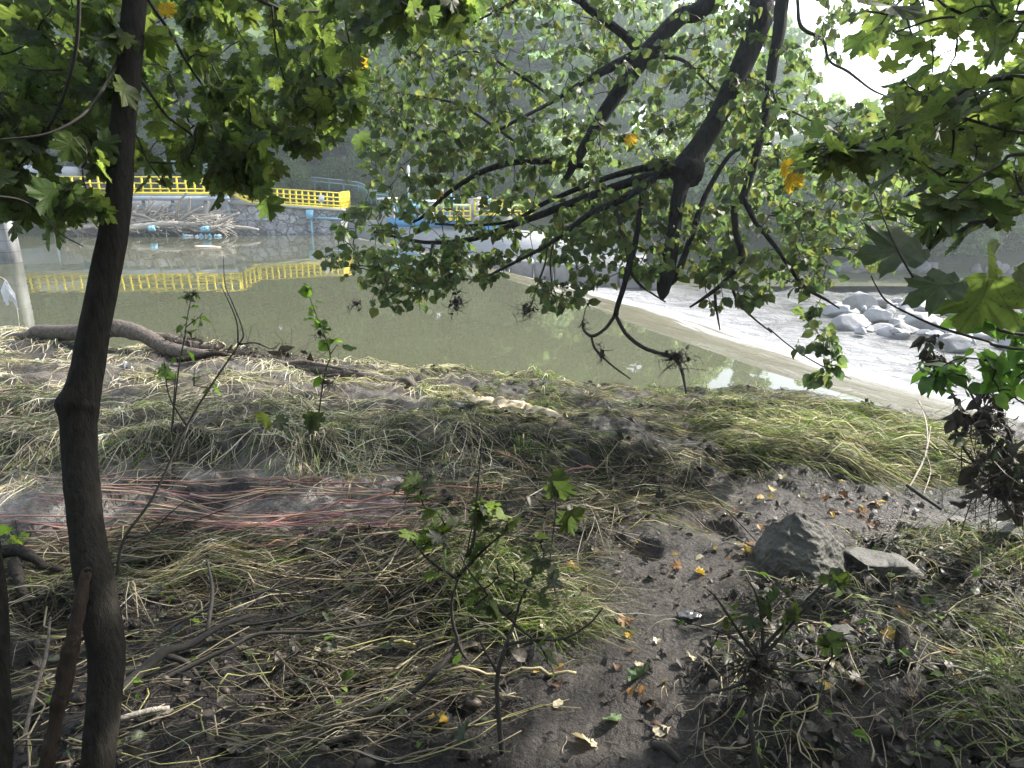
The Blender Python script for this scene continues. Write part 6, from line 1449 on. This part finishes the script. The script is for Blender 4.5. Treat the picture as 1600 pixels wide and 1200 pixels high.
g.add(*strewn(180, right_bank, (.1, .5), (.0012, .003), SC[[0, 1, 4]], .05, (A(-25), .4)))
g.add(*strewn(120, [(800, 1215), (900, 1000), (1000, 820), (1450, 770), (1300, 850), (1110, 960), (1090, 1215)], (.03, .12), (.001, .002), SC[[2, 3, 0]], .004))
tag(g.build('plant_litter', M['litter']), 'loose stems and twigs strewn over the bank', 'litter', kind='stuff')
# dark sodden leaf litter
g = Geo()
def leaf_litter(n, poly, size, cols, lift=.01, shape=None):
    poly = np.asarray(poly, float); gp = pg(poly[:, 0], poly[:, 1]); lo, hi = gp.min(0), gp.max(0); c = np.zeros((0, 2))
    while len(c) < n:
        q_ = np.stack([r.uniform(lo[0], hi[0], n * 4), r.uniform(lo[1], hi[1], n * 4)], 1); px_, py_, _ = proj(np.c_[q_, ground_z(q_[:, 0], q_[:, 1], False)]); c = np.concatenate([c, q_[inpoly(px_, py_, poly)]])
    c = c[:n]; P = np.c_[c, ground_z(c[:, 0], c[:, 1]) + r.uniform(.004, lift + .006, n)]; a = r.uniform(0, 6.28, n)
    al = np.stack([np.cos(a), np.sin(a), r.normal(0, .25, n)], 1); nn = np.array([0, 0, 1.]) + r.normal(0, .4, (n, 3))
    return leaves(shape or (MAPLE if r.random() < .5 else OVATE), P, al, nn, r.uniform(*size, n), cols[r.integers(0, len(cols), n)] * r.uniform(.7, 1.3, (n, 1)), .5, .8, int(r.integers(1e6)))
LC = np.array([(.020, .016, .013), (.034, .027, .021), (.065, .054, .042), (.030, .034, .022), (.030, .042, .016), (.022, .018, .015)])
for shp in (LIME, OVATE, MAPLE):
    g.add(*leaf_litter(330 if shp is not MAPLE else 170, front, (.02, .065), LC * .9, .03, shp)); g.add(*leaf_litter(420 if shp is not MAPLE else 160, rightf, (.016, .055), LC * .8, .03, shp)); g.add(*leaf_litter(130, mid_bank, (.03, .08), LC, .03, shp))
    g.add(*leaf_litter(220, ext, (.02, .07), LC, .03, shp))
    g.add(*leaf_litter(50, left_bank, (.03, .08), LC[[1, 2, 4]], .05, shp)); g.add(*leaf_litter(60, [(840, 1215), (900, 900), (1050, 790), (1300, 765), (1480, 800), (1300, 850), (1110, 960), (1100, 1215)], (.015, .05), LC[:3], .004, shp))
    g.add(*leaf_litter(90, [(640, 745), (1100, 745), (1060, 800), (920, 840), (640, 810)], (.03, .08), LC, .03, shp))
tag(g.build('leaf_litter', M['litter']), 'sodden dark leaf litter over the bank', 'litter', kind='stuff')
# small fresh weeds peeping through
g = Geo()
for poly, n in ((left_bank, 60), (mid_bank, 90), (right_bank, 50), (front, 70), (rightf, 80)):
    V, Fa, uv, cc = leaf_litter(n, poly, (.025, .06), np.array([(.09, .16, .02), (.07, .12, .022), (.12, .18, .03)]), .06, OVATE); g.add(V, Fa, uv, cc)
tag(g.build('ground_weeds', M['grass']), 'small fresh green weeds coming through the flattened grass', 'weeds', kind='stuff')
# mud clods
g = Geo()
for poly, n, s0, s1 in ((front, 500, .006, .03), (rightf, 420, .006, .03), (mid_bank, 160, .01, .04), ([(840, 1215), (900, 900), (1050, 790), (1300, 765), (1480, 800), (1300, 850), (1110, 960), (1100, 1215)], 40, .003, .010)):
    gp = pg(np.array(poly, float)[:, 0], np.array(poly, float)[:, 1]); lo, hi = gp.min(0), gp.max(0)
    V0, F0 = ico(1)
    for i in range(n):
        x, y = r.uniform(lo[0], hi[0]), r.uniform(lo[1], hi[1]); z = float(ground_z(x, y, False))
        a, b, _ = proj(np.array([x, y, z]))
        if not inpoly(a, b, poly): continue
        s = s0 + (s1 - s0) * r.random() ** 2.5; z = float(ground_z(x, y))
        g.add(V0 * (1 + .3 * vnoise3(V0 * 1.7 + i, 3)[:, None]) * s * r.uniform(.6, 1.3, 3) + [x, y, z + s * .1], F0, None, np.array([.050, .041, .034]) * r.uniform(.7, 1.3))
tag(g.build('mud_crumbs', M['litter'], smooth=True), 'crumbs and clods of wet mud on the soil', 'mud', kind='stuff')
# ---------------------------------------------------------------- fallen leaves one by one
YC = {'yellow': (.40, .27, .04), 'orange': (.24, .12, .035), 'brown': (.11, .062, .038), 'cream': (.46, .40, .27), 'green': (.14, .20, .10)}
def fallen(px_, py_, size, kind, label, group, shape, seed):
    P = pg(px_, py_); rr = np.random.default_rng(seed); a = rr.uniform(0, 6.28)
    V, Fa, uv, cc = leaves(shape, [P + [0, 0, .012]], [(math.cos(a), math.sin(a), rr.normal(0, .15))], [np.array([0, 0, 1.]) + rr.normal(0, .3, 3)], size, [np.array(YC[kind]) * rr.uniform(.8, 1.2)], .5, .7, seed)
    return tag(Geo().add(V, Fa, uv, cc).build('fallen_leaf', M['fallen']), label, 'leaf', group)
named = [(700, 1140, .085, 'yellow', 'bright yellow leaf lying in the litter below the bent seedling', MAPLE), (1008, 1060, .09, 'green', 'pale green upturned maple leaf on the bare mud path', MAPLE), (965, 1135, .06, 'green', 'dull green leaf on the mud near the bottom', MAPLE), (868, 1112, .06, 'cream', 'cream oval leaf on the mud right of the branched seedling', OVATE),
         (1272, 1094, .06, 'yellow', 'brightest yellow leaf on the dark soil right of the low shrub', LIME), (1335, 1083, .05, 'orange', 'orange leaf on the dark soil right of the low shrub', LIME), (1290, 1028, .06, 'orange', 'orange leaf curled by the mud covered stone', LIME), (1465, 1028, .085, 'orange', 'folded orange yellow leaf beside the sawn off stub', MAPLE),
         (1078, 1040, .05, 'cream', 'cream yellow leaf at the right border of the mud path', LIME), (1022, 1155, .06, 'cream', 'small yellow cream leaf near the dark wet stick', LIME), (890, 886, .06, 'yellow', 'yellow leaf on the mud right of the leafy seedling', MAPLE), (1306, 886, .06, 'orange', 'orange leaf lying on the flat side of the boulder', MAPLE), (925, 1168, .075, 'cream', 'crumpled cream leaf lying on the mud at the bottom', MAPLE),
         (388, 815, .05, 'yellow', 'yellow leaf among the pink stems', LIME), (1446, 677, .07, 'yellow', 'yellow leaf in the swept green grass near the water', LIME), (1398, 924, .06, 'orange', 'orange leaf just below the flat stone slab', MAPLE), (1268, 1182, .07, 'yellow', 'yellow leaf on the soil at the bottom edge', LIME), (660, 1060, .06, 'orange', 'orange brown leaf below the bent seedling', LIME)]
for i, (a, b, s, kd, lab, shp) in enumerate(named): fallen(a, b, s, kd, lab, None, shp, 1000 + i)
r = np.random.default_rng(101)
cl = [(1365, 788, 12, 6), (1330, 800, 40, 10), (1300, 790, 60, 8), (1400, 800, 50, 8), (1160, 800, 60, 10), (1180, 860, 30, 6), (1110, 880, 50, 8), (960, 860, 40, 4), (900, 960, 30, 4), (980, 1010, 60, 6), (1010, 1090, 70, 7), (920, 1060, 70, 6), (1300, 1000, 90, 12), (1450, 950, 90, 10), (560, 880, 120, 8), (420, 1000, 160, 8), (1260, 680, 120, 6), (1000, 700, 120, 5), (1500, 1100, 80, 8), (860, 1010, 40, 5), (1240, 900, 60, 6)]
q = 0
for cx, cy_, sd, n in cl:
    for _ in range(n):
        a = cx + r.normal(0, sd * .6); b = min(cy_ + r.normal(0, sd * .3), 1192); kd = ['orange', 'brown', 'yellow', 'cream', 'brown'][r.integers(0, 5)]
        lab = {'orange': 'small orange fallen leaf on the wet mud', 'brown': 'small curled brown fallen leaf on the wet mud', 'yellow': 'small yellow fallen leaf on the wet mud', 'cream': 'small cream coloured fallen leaf on the wet mud'}[kd]
        fallen(a, b, r.uniform(.03, .06), kd, lab, f'small {kd} fallen leaves on the mud', [MAPLE, LIME, OVATE][r.integers(0, 3)], 1100 + q); q += 1
# yellowed leaves still hanging
for i, (a, b, d, s, lab) in enumerate([(1228, 250, 2.1, .06, 'upper orange yellow maple leaf still hanging at the right'), (1236, 272, 2.1, .065, 'lower yellow maple leaf still hanging at the right'), (560, 90, 2.9, .06, 'orange yellow leaf hanging among the green maple spray'), (258, 5, 2.2, .05, 'yellow leaf at the top right of the maple trunk'), (682, 298, 5.0, .07, 'orange leaf hanging on the lime twig above the sluice gate'), (984, 210, 5.0, .10, 'yellow brown leaf hanging beside the thick lime limb')]):
    P = PD(a, b, d); V, Fa, uv, cc = leaves(MAPLE, [P], [(.2, .1, -1)], [(.1, -.8, .5)], s, [np.array((.26, .16, .015)) if i != 4 else np.array((.22, .10, .015))], .3, .4, 40 + i)
    tag(Geo().add(V, Fa, uv, cc).build('yellow_leaf', M['maple_leaf']), lab, 'leaf')
# ================================================================ air
hz = Geo().add(*box((10, 110, 22.5), (700, 520, 75)))
k = NT('haze_air')
M['haze'] = k.out(None, k.n('ShaderNodeVolumePrincipled', {'Color': (.82, .94, 1.0, 1), 'Density': .0024, 'Anisotropy': .5}).outputs[0])
tag(hz.build('haze', M['haze']), 'thin pale morning haze over the river valley', 'haze', kind='stuff')
